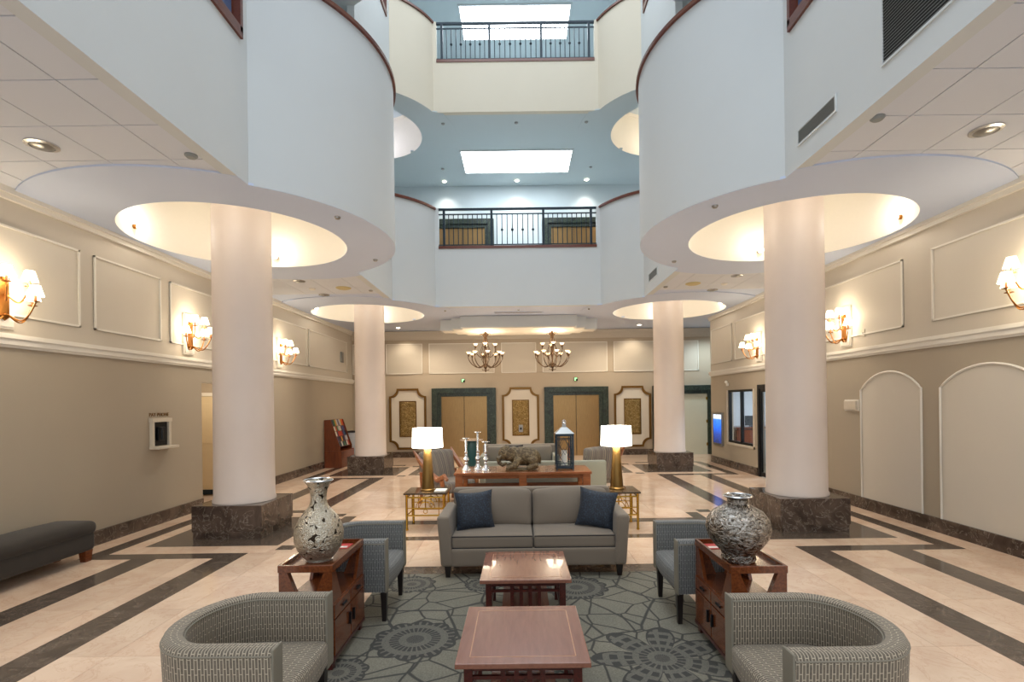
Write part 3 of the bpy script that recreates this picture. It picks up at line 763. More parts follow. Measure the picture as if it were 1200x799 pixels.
# ------------------------------------------------------------------ elevators
def elevator(x, zf, lab, group, leaf='gold', single=False):
    t = thing('elevator', lab, 'elevator', (x, YB, zf), 0, group)
    b = B().box(-1.12, -.92, -.16, 0, 0, 2.41).box(.92, 1.12, -.16, 0, 0, 2.41).box(-.92, .92, -.16, 0, 2.23, 2.41)
    obj('frame', b, 'green_marble', t, bev=.006, label='dark green marble frame')
    b = B().box(-.92, -.8, -.10, 0, 0, 2.23).box(.8, .92, -.10, 0, 0, 2.23).box(-.8, .8, -.10, 0, 2.12, 2.23)
    obj('inner_frame', b, 'green_marble', t)
    if single: 
        obj('door_leaf', bx(-.8, .8, -.03, 0, 0, 2.12), leaf, t, label='cream door leaf')
        for z in (.3, 1.1, 1.9): obj('hinge', bx(.76, .8, -.045, -.03, z, z+.1), 'brass', t)
    else:
        obj('door_gap', bx(-.008, .008, -.012, 0, 0, 2.12), 'black', t)
        for s in (-1, 1): obj('door_leaf', bx(s*.008, s*.8, -.03, 0, 0, 2.12), leaf, t, bev=.002)
    return t
elevator(-1.95, 0, 'gold elevator doors in green marble frame, left of the middle wall panel', 'lobby elevators')
elevator(1.98, 0, 'gold elevator doors in green marble frame, right of the middle wall panel', 'lobby elevators')
elevator(5.78, 0, 'cream door in dark green marble frame beyond the right distant column', 'lobby elevators', 'dooroff', True)['category'] = 'door'
for x, w in ((-1.95, 'left'), (1.98, 'right')):
    elevator(x, 5.9, 'upper floor elevator with green frame behind the bridge railing, %s one' % w, 'upper elevators')
def frame_poly(w, h, c, n=8):
    pts = []
    for sx, sz, a0 in ((1, 1, 180), (-1, 1, 270), (-1, -1, 0), (1, -1, 90)):
        cx_, cz_ = sx*w/2, sz*h/2
        arcp = [(cx_+c*math.cos(math.radians(a0+90*i/n)), cz_+c*math.sin(math.radians(a0+90*i/n))) for i in range(n+1)]
        st = .05
        p0, p1 = arcp[0], arcp[-1]
        if sx*sz > 0: arcp = arcp[::-1]; 
        else: arcp = arcp[::-1]
        pts += arcp
    return pts
def deco(x, lab, btn=False):
    t = thing('wall_ornament', lab, 'ornament', (x, YB, 1.35), 0, 'ornamental elevator wall panels')
    w, h = 1.3, 2.14
    outer = frame_poly(w, h, .27); inner = frame_poly(w-.15, h-.15, .25)
    # order both the same way (counter-clockwise by angle)
    key = lambda p: math.atan2(p[1]/h, p[0]/w)
    outer.sort(key=key); inner.sort(key=key)
    n = len(outer); vs = [(a, -.05, b) for a, b in outer]+[(a, -.05, b) for a, b in inner]+[(a, 0, b) for a, b in outer]+[(a, 0, b) for a, b in inner]
    fs = []
    for i in range(n):
        j = (i+1) % n
        fs += [(i, j, n+j, n+i), (2*n+i, 2*n+j, j, i), (n+i, n+j, 3*n+j, 3*n+i)]
    obj('frame', B().add(vs, fs), 'bronze', t, label='bronze frame with scooped corners')
    obj('field', B().prism(inner, 'y', -.012, 0), 'panel', t)
    # relief
    nx, nz = 16, 34; vs = []
    for j in range(nz+1):
        for i in range(nx+1):
            e = 0 if i in (0, nx) or j in (0, nz) else .03*abs(math.sin(i*1.9+math.sin(j*.9)*2.2)*math.cos(j*1.3+math.sin(i*1.1)*1.7))+random.random()*.008
            vs.append((-.27+.54*i/nx, -.018-e, -.6+1.2*j/nz))
    obj('relief', B().add(vs, [(j*(nx+1)+i, j*(nx+1)+i+1, (j+1)*(nx+1)+i+1, (j+1)*(nx+1)+i) for j in range(nz) for i in range(nx)]), 'relief', t, smooth=SM, label='gold carved relief')
    obj('relief_border', B().box(-.3, -.27, -.03, 0, -.63, .63).box(.27, .3, -.03, 0, -.63, .63).box(-.27, .27, -.03, 0, -.63, -.6).box(-.27, .27, -.03, 0, .6, .63), 'bronze', t)
    if btn:
        p = obj('call_plate', bx(-.07, .07, -.075, -.045, -.5, -.25), 'chrome', t)
        obj('button', bx(-.03, .03, -.085, -.075, -.42, -.34), 'black', p)
deco(-3.93, 'bronze framed gold relief panel beside the left distant column')
deco(.03, 'bronze framed gold relief panel between the elevators with call buttons', True)
deco(3.96, 'bronze framed gold relief panel beside the right distant column')
for x, w in ((-1.98, 'left'), (1.98, 'right')):
    t = thing('elevator_lantern', 'small green lit indicator above the %s elevator' % w, 'light', (x, YB, 2.68))
    obj('housing', bx(-.07, .07, -.03, 0, -.06, .06), 'black', t); obj('lamp', B().prism([(-.05, -.05), (.0, -.05), (.0, 0), (.05, .02), (.05, .05), (-.05, .05)], 'y', -.036, -.03), 'greenlit', t)

# ------------------------------------------------------------------ sconces
def sconce():
    t = thing('wall_sconce', '', 'sconce')          # faces +x locally
    obj('wall_plate', B().box(0, .035, -.14, .14, -.36, .36).box(.035, .05, -.12, .12, -.34, .34), 'trim', t, label='white backing board')
    obj('brass_plate', B().box(.05, .07, -.055, .055, -.22, .18).lathe([(.001, 0), (.05, 0), (.05, .03), (.001, .05)], .06, 0, .18, 16).lathe([(.001, -.06), (.04, -.02), (.06, 0), (.001, .01)], .07, 0, -.22, 16), 'antique', t, smooth=SM)
    arms = [(-75, .26, -.2, 0), (0, .34, -.2, 0), (75, .26, -.2, 0), (-42, .20, .02, 1), (42, .20, .02, 1)]
    for az, R, z0, up in arms:
        a = math.radians(az); ca, sa = math.cos(a), math.sin(a)
        zc = -.08 if not up else .12
        pts = []
        for i in range(13):
            u = i/12; r = R*(u**.8); z = z0-.10*math.sin(u*PI)*(1-.3*u)+(zc-z0)*max(0, (u-.45)/.55)**1.6
            pts.append((.08+r*ca, r*sa, z))
        ex, ey, ez = pts[-1]
        pts.append((ex, ey, ez+.01))
        arm = obj('arm', B().tube(pts, .009, 6), 'antique', t, smooth=SM)
        obj('drip_pan', B().lathe([(.006, 0), (.045, .012), (.045, .018), (.01, .01)], ex, ey, ez, 16), 'antique', arm, smooth=SM)
        obj('candle', B().lathe([(.014, 0), (.014, .07)], ex, ey, ez+.012, 10), 'orange', arm, smooth=SM)
        obj('shade', B().lathe([(.078, 0), (.045, .12)], ex, ey, ez+.075, 20, cap=False), 'sshade', arm, smooth=SM)
    return t
sc = sconce(); first = True
SC = [(-1, 5.78, 'nearest brass sconce on the left wall, cut by the photo edge'), (-1, 9.06, 'brass sconce on the left wall just before the foreground column'), (-1, 12.5, 'farthest brass sconce on the left wall, beyond the foreground column'),
      (1, 5.72, 'nearest brass sconce on the right wall above the arched panels'), (1, 9.15, 'brass sconce on the right wall partly behind the foreground column'), (1, 12.5, 'farthest brass sconce on the right wall above the office window')]
for s, y, lab in SC:
    o = sc if first else dup(sc); first = False
    o.location = (s*XW, y, 3.17); o.rotation_euler = (0, 0, 0 if s < 0 else PI); o['label'] = lab; o['group'] = 'brass candelabra wall sconces'
    light('POINT', (s*(XW-.24), y, 3.36), 8, (1, .84, .64), .1)
    light('POINT', (s*(XW-.3), y, 3.05), 4, (1, .84, .64), .1)

# ------------------------------------------------------------------ small wall things
t = thing('phone_niche', 'small dark phone niche with white frame and shelf on the left wall', 'niche', (-XW, 8.33, 1.47))
obj('frame', B().box(0, .05, -.22, -.17, -.22, .22).box(0, .05, .17, .22, -.22, .22).box(0, .06, -.23, .23, .18, .24), 'beige', t, bev=.004)
obj('recess_back', bx(0, .01, -.17, .17, -.2, .18), 'black', t)
obj('shelf', bx(0, .16, -.23, .25, -.25, -.21), 'beige', t, bev=.004)
ph = obj('telephone', B().box(.012, .05, -.08, .08, -.12, .1), 'black', t, bev=.01, label='dark telephone'); obj('handset', B().tube([(.07, -.04, -.1), (.08, -.04, 0), (.07, -.04, .09)], .016), 'black', ph, smooth=SM)
def text(body, size, loc, rot, mat, parent=None, name='lettering', ext=.003):
    c = bpy.data.curves.new('t', 'FONT'); c.body = body; c.size = size; c.extrude = ext; c.align_x = 'CENTER'; c.resolution_u = 2
    o = bpy.data.objects.new('t', c); C.objects.link(o); dg = bpy.context.evaluated_depsgraph_get()
    me = bpy.data.meshes.new_from_object(o.evaluated_get(dg)); bpy.data.objects.remove(o)
    me.materials.clear(); me.materials.append(M[mat]); q = bpy.data.objects.new(name, me); C.objects.link(q); q.parent = parent; q.location = loc; q.rotation_euler = rot; return q
text('PAY PHONE', .085, (.004, 0, .27), (PI/2, 0, PI/2), 'bronze', t)
t = thing('thermostat_box', 'small beige plastic box on the right wall left of the arched panels', 'thermostat', (XW, 9.04, 1.77))
obj('cover', bx(-.05, 0, -.16, .16, -.08, .08), 'beige', t, bev=.01); obj('base', bx(-.015, 0, -.19, .19, -.10, .10), 'trim', t, bev=.003)
t = thing('wall_screen', 'blue glowing portrait screen on the right wall near the back corner', 'screen', (XW, 15.1, 1.02))
obj('bezel', bx(-.05, 0, -.36, .36, -.47, .50), 'chrome', t, bev=.006); obj('display', bx(-.056, -.05, -.29, .29, -.40, .44), 'screen', t)
t = thing('emergency_light', 'tiny white emergency light above the office window', 'light', (XW, 14.4, 2.33))
obj('body', bx(-.05, 0, -.05, .05, -.05, .03), 'paper', t, bev=.008); obj('lamp', B().ball((-.06, 0, .06), .04), 'paper', t, smooth=SM)
t = thing('wall_switch', 'small beige switch on the right upper wall beside the half hidden sconce', 'switch', (XW, 8.72, 3.0))
obj('plate', bx(-.02, 0, -.05, .05, -.06, .06), 'beige', t, bev=.004); obj('toggle', bx(-.035, -.02, -.01, .01, -.015, .015), 'paper', t)
t = thing('wall_speaker', 'small grey speaker grille on the left upper wall near the back corner', 'speaker', (-XW, 16.9, 3.45))
obj('box', bx(0, .04, -.13, .13, -.17, .17), 'vent', t, bev=.006); obj('grille', bx(.04, .045, -.11, .11, -.15, .15), 'chrome', t)
# brochure rack
t = thing('brochure_rack', 'brown wooden brochure rack with sloped display against the left wall', 'rack', (-XW+.02, 15.3, 0))
sp = [(0, .5), (.46, .5), (.46, .62), (.19, 1.43), (0, 1.43)]
for y in (0, 1.07): obj('side_panel', B().prism(sp, 'y', y, y+.03), 'rackwood', t)
obj('base', bx(0, .52, -.02, 1.12, 0, .5), 'rackwood', t, bev=.005); obj('back_panel', bx(0, .02, .03, 1.07, .5, 1.43), 'rackwood', t)
cols = [(200, 60, 40), (40, 90, 140), (226, 220, 200), (60, 120, 70), (220, 150, 40), (90, 50, 90), (190, 190, 190), (30, 40, 60)]
bmat = [plain('brochure_cover_%d' % i, c, .35, sc=40, var=.25) for i, c in enumerate(cols)]
bme = [mesh(bx(-.004, .004, -.05, .05, 0, .2), m) for m in bmat]
for r in range(5):
    u = r/5; x = .40-.235*u; z = .62+.155*r*1.0
    obj('shelf', bx(x-.12, x+.02, .03, 1.07, z-.012, z), 'rackwood', t)
    for c in range(9):
        o = obj('brochure', random.choice(bme), None, t, loc=(x, .09+c*.115, z)); o.rotation_euler = (0, -.3, 0)
t = thing('side_counter', 'low white cabinet with dark top half hidden behind the left distant column', 'cabinet', (-5.35, 16.9, 0))
obj('body', bx(-.3, .3, -.3, .3, 0, .98), 'officewall', t); obj('top', bx(-.32, .32, -.32, .32, .98, 1.02), 'black', t)

# ------------------------------------------------------------------ chandeliers
def chandelier(x, lab):
    t = thing('chandelier', lab, 'chandelier', (x, 15.7, 0), 0, 'bronze scroll arm chandeliers')
    z0 = 2.82
    obj('stem', B().lathe([(.001, z0), (.03, z0+.04), (.015, z0+.09), (.055, z0+.16), (.03, z0+.26), (.02, z0+.4), (.04, z0+.52), (.018, z0+.6), (.015, z0+1.0), (.05, z0+1.08), (.03, z0+1.26)], n=14), 'cbronze', t, smooth=SM)
    obj('bottom_scroll', B().tube([(-.11, 0, z0+.09), (-.07, 0, z0+.06), (0, 0, z0+.08), (.07, 0, z0+.06), (.11, 0, z0+.09)], .012, 6).tube([(0, -.11, z0+.09), (0, -.07, z0+.06), (0, 0, z0+.08), (0, .07, z0+.06), (0, .11, z0+.09)], .012, 6), 'cbronze', t, smooth=SM)
    cr = B()
    for i in range(6):
        a = i*PI/3; ca, sa = math.cos(a), math.sin(a)
        cr.tube([(ca*.02, sa*.02, z0+1.04), (ca*.06, sa*.06, z0+1.14), (ca*.13, sa*.13, z0+1.2), (ca*.17, sa*.17, z0+1.15)], [.02, .016, .014, .006], 6)
    obj('leaf_crown', cr, 'cbronze', t, smooth=SM)
    bd = B()
    for i in range(6):
        a = i*PI/3+.3; ca, sa = math.cos(a), math.sin(a)
        bd.tube([(ca*.05, sa*.05, z0+1.05), (ca*.08, sa*.08, z0+.85), (ca*.17, sa*.17, z0+.62), (ca*.12, sa*.12, z0+.4), (ca*.04, sa*.04, z0+.2)], .008, 5)
    obj('cage', bd, 'cbronze', t, smooth=SM)
    for k, (n, R, zc, zs) in enumerate(((8, .52, z0+.52, z0+.26), (4, .3, z0+.78, z0+.58))):
        for i in range(n):
            a = 2*PI*i/n+(.2 if k == 0 else .05); ca, sa = math.cos(a), math.sin(a)
            pts = []
            for j in range(11):
                u = j/10; r = .03+(R-.03)*min(1, u*1.08)+(.03*math.sin((u-.6)/.4*PI) if u > .6 else 0); z = zs-.13*math.sin(u*PI*1.05)+(zc-zs)*u**3; pts.append((ca*r, sa*r, z))
            arm = obj('arm', B().tube(pts, .014, 6), 'cbronze', t, smooth=SM)
            ex, ey, ez = pts[-1]
            obj('socket', B().lathe([(.02, -.06), (.035, -.01), (.02, .03)], ex, ey, ez, 10), 'cbronze', arm, smooth=SM)
            obj('glass_cup', B().lathe([(.02, 0), (.038, .015), (.05, .04), (.075, .058)], ex, ey, ez+.02, 16, cap=False), 'cshade', arm, smooth=SM)
    light('POINT', (x, 15.7, 3.85), 34, WARM, .25)
    light('POINT', (x, 15.2, 3.2), 14, WARM, .2)
chandelier(-1.03, 'bronze scroll arm chandelier with lit cups, left one before the elevators')
chandelier(1.02, 'bronze scroll arm chandelier with lit cups, right one before the elevators')

# ------------------------------------------------------------------ rug
z_ = .012
tag(obj('rug', bx(-1.5, 1.62, .9, 5.66, .0, .012), 'rug'), 'grey green carpet with web lines and flower medallions under the seating', 'rug')

# ------------------------------------------------------------------ tub chairs (face -y locally)
def tub_chair(mat):
    t = thing('tub_chair', '', 'armchair')
    hw, fy, R = .335, -.36, .335
    path = [(-hw, fy), (-hw, -.2), (-hw, -.02)]+[(R*math.cos(PI-PI*i/20), .02+.26*math.sin(PI*i/20)) for i in range(21)]+[(hw, -.02), (hw, -.2), (hw, fy)]
    # profile: outward is +off on left side travel direction; section leans out towards the top
    def prof(z0, z1):
        return [(-.035, z0), (.035, z0), (.052, (z0+z1)/2), (.06, z1-.03), (.05, z1-.006), (.035, z1), (-.02, z1), (-.037, z1-.006), (-.045, z1-.03), (-.04, (z0+z1)/2)]
    path2 = path[::-1]
    obj('shell', B().sweep(path2, [(a, b) for a, b in prof(.27, .72)]), mat, t, smooth=math.radians(50))
    pp = []
    n = len(path2)
    for i, (x, y) in enumerate(path2):
        a = path2[max(i-1, 0)]; b = path2[min(i+1, n-1)]; tx, ty = b[0]-a[0], b[1]-a[1]; l = math.hypot(tx, ty)
        pp.append((x+ty/l*-.043, y-tx/l*-.043, .70))
    obj('inner_piping', B().tube(pp, .005, 5), 'rope', t, smooth=SM)
    q = []
    for i, (x, y) in enumerate(path2):
        a = path2[max(i-1, 0)]; b = path2[min(i+1, n-1)]; tx, ty = b[0]-a[0], b[1]-a[1]; l = math.hypot(tx, ty)
        q.append((x+ty/l*.058, y-tx/l*.058, .69))
    obj('outer_piping', B().tube(q, .005, 5), 'rope', t, smooth=SM)
    for s in (-1, 1):
        obj('front_band', B().rbox(s*hw+s*.006, fy-.004, .495, .1, .014, .45, .006), 'rope', t, smooth=SM, label='plain fabric facing of the arm end')
    # seat cushion with curved back
    sp = [(-.295, -.37), (-.295, 0)]+[(.295*math.cos(PI-PI*i/14), .01+.22*math.sin(PI*i/14)) for i in range(15)]+[(.295, 0), (.295, -.37), (.15, -.385), (0, -.39), (-.15, -.385)]
    b = B(); m = len(sp); rings = []
    lay = [(0.97, .29), (1, .31), (1, .42), (.97, .445), (.9, .458), (.6, .472), (.3, .478)]
    vs = []; uv_ = []
    for sc_, z in lay: vs += [(x*sc_, (y+.03)*sc_-.03, z) for x, y in sp]
    vs.append((0, -.03, .48))
    fs = [tuple(range(m-1, -1, -1))]+[(k*m+i, k*m+(i+1) % m, (k+1)*m+(i+1) % m, (k+1)*m+i) for k in range(len(lay)-1) for i in range(m)]+[((len(lay)-1)*m+i, (len(lay)-1)*m+(i+1) % m, len(vs)-1) for i in range(m)]
    def uvf(f):
        zz = max(vs[i][2] for i in f); out = []
        for i in f:
            x, y, z = vs[i]
            out.append((x+y*.0, y) if zz > .445 else (x+(y if abs(x) > .29 else 0), z))
        return out
    b.add(vs, fs, [uvf(f) for f in fs]); obj('seat_cushion', b, mat, t, smooth=SM)
    obj('base_frame', bx(-.3, .3, -.345, .2, .255, .295), 'black_fab', t)
    for sx, sy in ((-1, -1), (1, -1), (-1, 1), (1, 1)):
        obj('leg', B().cbox(sx*.30 if sy < 0 else sx*.2, -.33 if sy < 0 else .2, 0, .055, .055, .275, .035, .035), 'navy_edge', t)
    return t
c1 = tub_chair('dash'); c3 = tub_chair('dashblue')
c1.location = (-1.56, 2.83, z_); c1.rotation_euler = (0, 0, PI/2); c1['label'] = 'grey broken-stripe tub armchair in the left foreground corner'; c1['group'] = 'grey tub armchairs'
dup(c1, (1.60, 2.72, z_), -PI/2, 'grey broken-stripe tub armchair in the right foreground corner')
c3.location = (-1.53, 4.76, z_); c3.rotation_euler = (0, 0, PI/2); c3['label'] = 'blue-grey tub armchair behind the table with the tall bottle vase'; c3['group'] = 'grey tub armchairs'
dup(c3, (1.66, 4.63, z_), -PI/2, 'blue-grey tub armchair behind the table with the squat round vase')

# ------------------------------------------------------------------ sofas
def pillow(name, w, mat, th=.07):
    b = B(); n = 14
    for sg in (-1, 1):
        vs = []
        for i in range(n+1):
            for j in range(n+1):
                u, v = -1+2*i/n, -1+2*j/n; e = (1-u*u)*(1-v*v)
                pin = 1-.11*(1-abs(u)**2)*abs(v)**3; pin2 = 1-.11*(1-abs(v)**2)*abs(u)**3
                vs.append((u*w/2*pin2, sg*(th*e**.45+.002), v*w/2*pin+.012*math.sin(u*5)*e))
        b.add(vs, [(i*(n+1)+j, (i+1)*(n+1)+j, (i+1)*(n+1)+j+1, i*(n+1)+j+1) for i in range(n) for j in range(n)])
    return b
t = thing('sofa', 'taupe two-seat sofa facing the camera with navy pillows', 'sofa', (.13, 5.5, z_))
obj('base', B().rbox(0, .43, .215, 1.80, .84, .19, .02), 'sofa', t, smooth=SM)
for s in (-1, 1):
    b = B().rbox(s*.935, .42, .395, .13, .86, .54, .03)
    for i, (x, y, z) in enumerate(b.v): b.v[i] = (x+s*.04*(z-.13)/.54, y-.0*z, z)
    obj('arm', b, 'sofa', t, smooth=SM)
    b = B().rbox(0, .33, .375, .885, .60, .15, .035, (0, .0, .022)); b.tf(Matrix.Translation((s*.447, 0, 0)))
    o = obj('seat_cushion', b, 'sofa', t, smooth=SM)
    pi_ = [(s*.447-.435, .035, .437), (s*.447+.435, .035, .437)]
    obj('piping', B().tube(pi_, .006, 6), 'black_fab', o); obj('piping', B().tube([(p[0], p[1], .315) for p in pi_], .006, 6), 'black_fab', o)
    b = B().rbox(0, 0, 0, .885, .17, .43, .06, (0, .05, .015), n=8)
    for i, (x, y, z) in enumerate(b.v): b.v[i] = (x, y+.008*math.sin(x*9+z*7), z+.01*math.sin(x*7+1))
    b.tf(Matrix.Translation((s*.447, .60, .64)) @ Matrix.Rotation(-.16, 4, 'X'))
    o = obj('back_cushion', b, 'sofa', t, smooth=SM)
    for y in (.06, .82): obj('leg', B().cbox(s*.93, y, 0, .07, .07, .135, .045, .045), 'navy_edge', t)
b = B().rbox(0, .79, .50, 1.9, .13, .70, .035); 
obj('back', b, 'sofa', t, smooth=SM)
for x, r, lab in ((-.66, .12, 'dark navy square pillow leaning on the left sofa arm'), (.73, -.16, 'dark navy square pillow leaning on the right sofa arm')):
    o = obj('pillow', pillow('p', .44, 'navy'), 'navy', smooth=SM); o.location = (.13+x, 5.83, .675); o.rotation_euler = (-.22, -.04 if x < 0 else .13, r*1.6); tag(o, lab, 'pillow', 'navy sofa pillows')

# far sofas
t = thing('sofa', 'pale sage sofa with its back turned, behind the console table', 'sofa', (.45, 9.1, 0))
obj('back', B().rbox(0, .08, .46, 2.16, .16, .76, .03), 'pale', t, smooth=SM); obj('base', B().rbox(0, .5, .25, 2.0, .8, .26, .03), 'pale', t, smooth=SM)
for s in (-1, 1):
    obj('arm', B().rbox(s*1.01, .5, .35, .14, .8, .46, .03), 'pale', t, smooth=SM); obj('seat_cushion', B().rbox(s*.47, .5, .45, .92, .7, .16, .05, (0, 0, .02)), 'pale', t, smooth=SM)
    obj('leg', B().cbox(s*1.0, .07, 0, .06, .06, .12, .04, .04), 'navy_edge', t); obj('leg', B().cbox(s*1.0, .85, 0, .06, .06, .12, .04, .04), 'navy_edge', t)
t = thing('sofa', 'grey sofa facing the camera in the far seating group before the elevators', 'sofa', (-.02, 11.5, 0))
obj('back', B().rbox(0, .85, .5, 1.75, .16, .78, .04), 'farsofa', t, smooth=SM); obj('base', B().rbox(0, .45, .24, 1.6, .85, .26, .03), 'farsofa', t, smooth=SM)
for s in (-1, 1):
    obj('arm', B().rbox(s*.84, .42, .39, .13, .86, .6, .03), 'pale', t, smooth=SM); obj('seat_cushion', B().rbox(s*.39, .4, .42, .76, .78, .14, .04, (0, 0, .02)), 'pale', t, smooth=SM)
    obj('back_cushion', B().rbox(s*.39, .72, .66, .76, .16, .4, .05, (0, .03, 0)), 'farsofa', t, smooth=SM)
    for y in (.08, .85): obj('leg', B().cbox(s*.8, y, 0, .06, .06, .12, .04, .04), 'navy_edge', t)
o = obj('pillow', pillow('p', .42, 'black_fab'), 'black_fab', smooth=SM); o.location = (-.02-.12, 11.93, .70); o.rotation_euler = (-.25, 0, 0); tag(o, 'black pillow on the far grey sofa seen over the elephant', 'pillow')
# striped chairs with carved wooden arms
def striped_chair(x, y, rz, lab, horn=False):
    t = thing('striped_chair', lab, 'armchair', (x, y, 0), rz, 'striped chairs with carved arms')
    obj('seat', B().rbox(0, 0, .34, .74, .7, .2, .05, (0, 0, .02)), 'stripe', t, smooth=SM)
    b = B().rbox(0, 0, 0, .8, .14, .66, .06, (0, .02, .03)); b.tf(Matrix.Translation((0, .36, .64)) @ Matrix.Rotation(-.14, 4, 'X')); obj('backrest', b, 'stripe', t, smooth=SM)
    for s in (-1, 1):
        pts = [(s*.42, -.46, .52), (s*.42, -.38, .58), (s*.42, -.2, .50), (s*.42, .1, .62), (s*.43, .36, .84), (s*.46, .50, 1.0)]
        if horn and s > 0: pts = [(s*.42, .42, .5), (s*.42, .2, .58), (s*.42, -.1, .6), (s*.42, -.26, .72), (s*.42, -.24, .95), (s*.42, -.12, 1.24)]
        a = obj('arm', B().tube(pts, [.03, .05, .055, .06, .05, .012], 8), 'orange', t, smooth=SM, label='carved curved wooden arm')
        obj('leg', B().tube([(s*.42, -.3, .5), (s*.40, -.34, .25), (s*.42, -.36, 0)], [.045, .035, .03], 8), 'orange', t, smooth=SM)
        obj('leg', B().tube([(s*.40, .32, .6), (s*.38, .34, .25), (s*.40, .38, 0)], [.045, .035, .03], 8), 'orange', t, smooth=SM)
striped_chair(-1.36, 9.75, PI-.75-PI/2, 'striped armchair with carved wooden arm behind the left table lamp')
striped_chair(1.52, 10.62, PI+.3, 'striped armchair with upswept wooden arm behind the right table lamp', True)
t = thing('pedestal_stand', 'teal pedestal with pale round top seen behind the candlesticks', 'table', (-1.05, 11.05, 0))
obj('body', B().lathe([(.12, 0), (.11, .1), (.07, .3), (.10, .6), (.13, .95), (.10, 1.08)], n=24), 'teal', t, smooth=SM); obj('top', B().lathe([(.02, 1.08), (.25, 1.09), (.25, 1.11), (.001, 1.11)], n=32), 'cream_marble', t, smooth=SM)

# ------------------------------------------------------------------ coffee tables
def coffee(x, y, lab, w=.76, d=.80, h=.45):
    t = thing('coffee_table', lab, 'table', (x, y, z_), 0, 'mission style coffee tables')
    h -= z_
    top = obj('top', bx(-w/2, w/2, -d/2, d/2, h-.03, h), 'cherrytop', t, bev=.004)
    i = .075; g_ = B()
    for q in ((-w/2+i, w/2-i, -d/2+i, -d/2+i+.006), (-w/2+i, w/2-i, d/2-i-.006, d/2-i), (-w/2+i, -w/2+i+.006, -d/2+i, d/2-i), (w/2-i-.006, w/2-i, -d/2+i, d/2-i)): g_.box(*q, h-.001, h+.0006)
    obj('inlay', g_, 'inlay', top, label='thin lighter inlay border')
    lx, ly = w/2-.07, d/2-.07
    for sx in (-1, 1):
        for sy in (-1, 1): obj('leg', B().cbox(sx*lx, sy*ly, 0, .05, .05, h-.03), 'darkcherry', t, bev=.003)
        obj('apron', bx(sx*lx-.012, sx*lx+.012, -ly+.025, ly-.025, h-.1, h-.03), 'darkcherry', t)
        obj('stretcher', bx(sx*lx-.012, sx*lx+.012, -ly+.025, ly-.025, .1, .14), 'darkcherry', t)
    for sy in (-1, 1):
        obj('apron', bx(-lx+.025, lx-.025, sy*ly-.012, sy*ly+.012, h-.07, h-.03), 'darkcherry', t)
        obj('rail', bx(-lx+.025, lx-.025, sy*ly-.01, sy*ly+.01, h-.12, h-.10), 'darkcherry', t)
        obj('stretcher', bx(-lx+.025, lx-.025, sy*ly-.012, sy*ly+.012, .13, .16), 'darkcherry', t)
        for k in (-1.5, -.5, .5, 1.5): obj('slat', bx(k*.075-.014, k*.075+.014, sy*ly-.009, sy*ly+.009, .16, h-.07), 'darkcherry', t)
    obj('shelf', bx(-.2, .2, -ly-.0, ly+.0, .14, .158), 'cherrytop', t)
coffee(.0, 3.24, 'cherry wood coffee table nearest the camera')
coffee(.03, 4.57, 'cherry wood coffee table directly before the taupe sofa', .75)

# ------------------------------------------------------------------ side tables with tray tops
def side_table(x, y, s, lab, d=.72, w=.39):
    t = thing('tray_table', lab, 'table', (x, y, z_), 0, 'cherry tray side tables')     # doors face the middle, -s
    h = .76-z_; hx, hy = w/2, d/2
    obj('tray_board', bx(-hx+.02, hx-.02, -hy+.02, hy-.02, h-.045, h-.03), 'cherry', t)
    tr = B().box(-hx, hx, -hy, -hy+.02, h-.05, h).box(-hx, hx, hy-.02, hy, h-.05, h).box(-hx, -hx+.02, -hy+.02, hy-.02, h-.05, h).box(hx-.02, hx, -hy+.02, hy-.02, h-.05, h)
    obj('tray_rim', tr, 'cherry', t, bev=.003)
    cz = .47
    for sy in (-1, 1):
        for sx in (-1, 1):
            e = sx*(hx-.005)
            obj('upright', B().prism([(e, cz), (e-sx*.15, cz), (e-sx*.06, h-.05), (e, h-.05)], 'y', sy*(hy-.005), sy*(hy-.05)), 'cherry', t)
    for sx in (-1, 1):
        for sy in (-1, 1):
            e = sy*(hy-.05)
            obj('upright', B().prism([(e, cz), (e-sy*.14, cz), (e-sy*.02, h-.05), (e, h-.05)], 'x', sx*(hx-.005), sx*(hx-.03)), 'cherry', t)
    obj('cabinet_body', bx(-hx+.005, hx-.005, -hy+.005, hy-.005, .09, cz), 'cherry', t, bev=.003)
    obj('base_rail', bx(-hx-.005, hx+.005, -hy-.005, hy+.005, .06, .09), 'darkcherry', t, bev=.003)
    f = -s*(hx-.005)
    for k in (-1, 1):
        a, c = (k*.006, k*(hy-.02))
        dr_ = obj('drawer', bx(f, f-s*.012, a, c, cz-.11, cz-.015), 'cherry', t, bev=.002)
        obj('handle', B().box(f-s*.012, f-s*.026, k*.12, k*.2, cz-.07, cz-.055), 'black', dr_)
        dd = obj('door', bx(f, f-s*.012, a, c, .1, cz-.12), 'cherry', t, bev=.002)
        obj('handle', B().box(f-s*.012, f-s*.03, k*.035, k*.05, .2, .29), 'black', dd)
        for sx in (-1, 1): obj('foot', B().cbox(sx*(hx-.04), k*(hy-.04), 0, .05, .05, .06), 'darkcherry', t)
side_table(-1.535, 3.985, -1, 'cherry tray table with cabinet, under the tall silver bottle vase')
side_table(1.62, 3.85, 1, 'cherry tray table with cabinet, under the squat hammered vase')
zt_ = .76-.03
t = thing('bottle_vase', 'tall silver medallion vase with flared neck on the left tray table', 'vase', (-1.525, 3.86, zt_))
b = B(); prof = [(.07, 0), (.085, .005), (.12, .04), (.155, .09), (.175, .15), (.178, .2), (.168, .26), (.14, .32), (.10, .37), (.07, .405), (.058, .44), (.056, .48), (.065, .53), (.085, .575), (.105, .60), (.10, .602), (.06, .54), (.045, .48)]
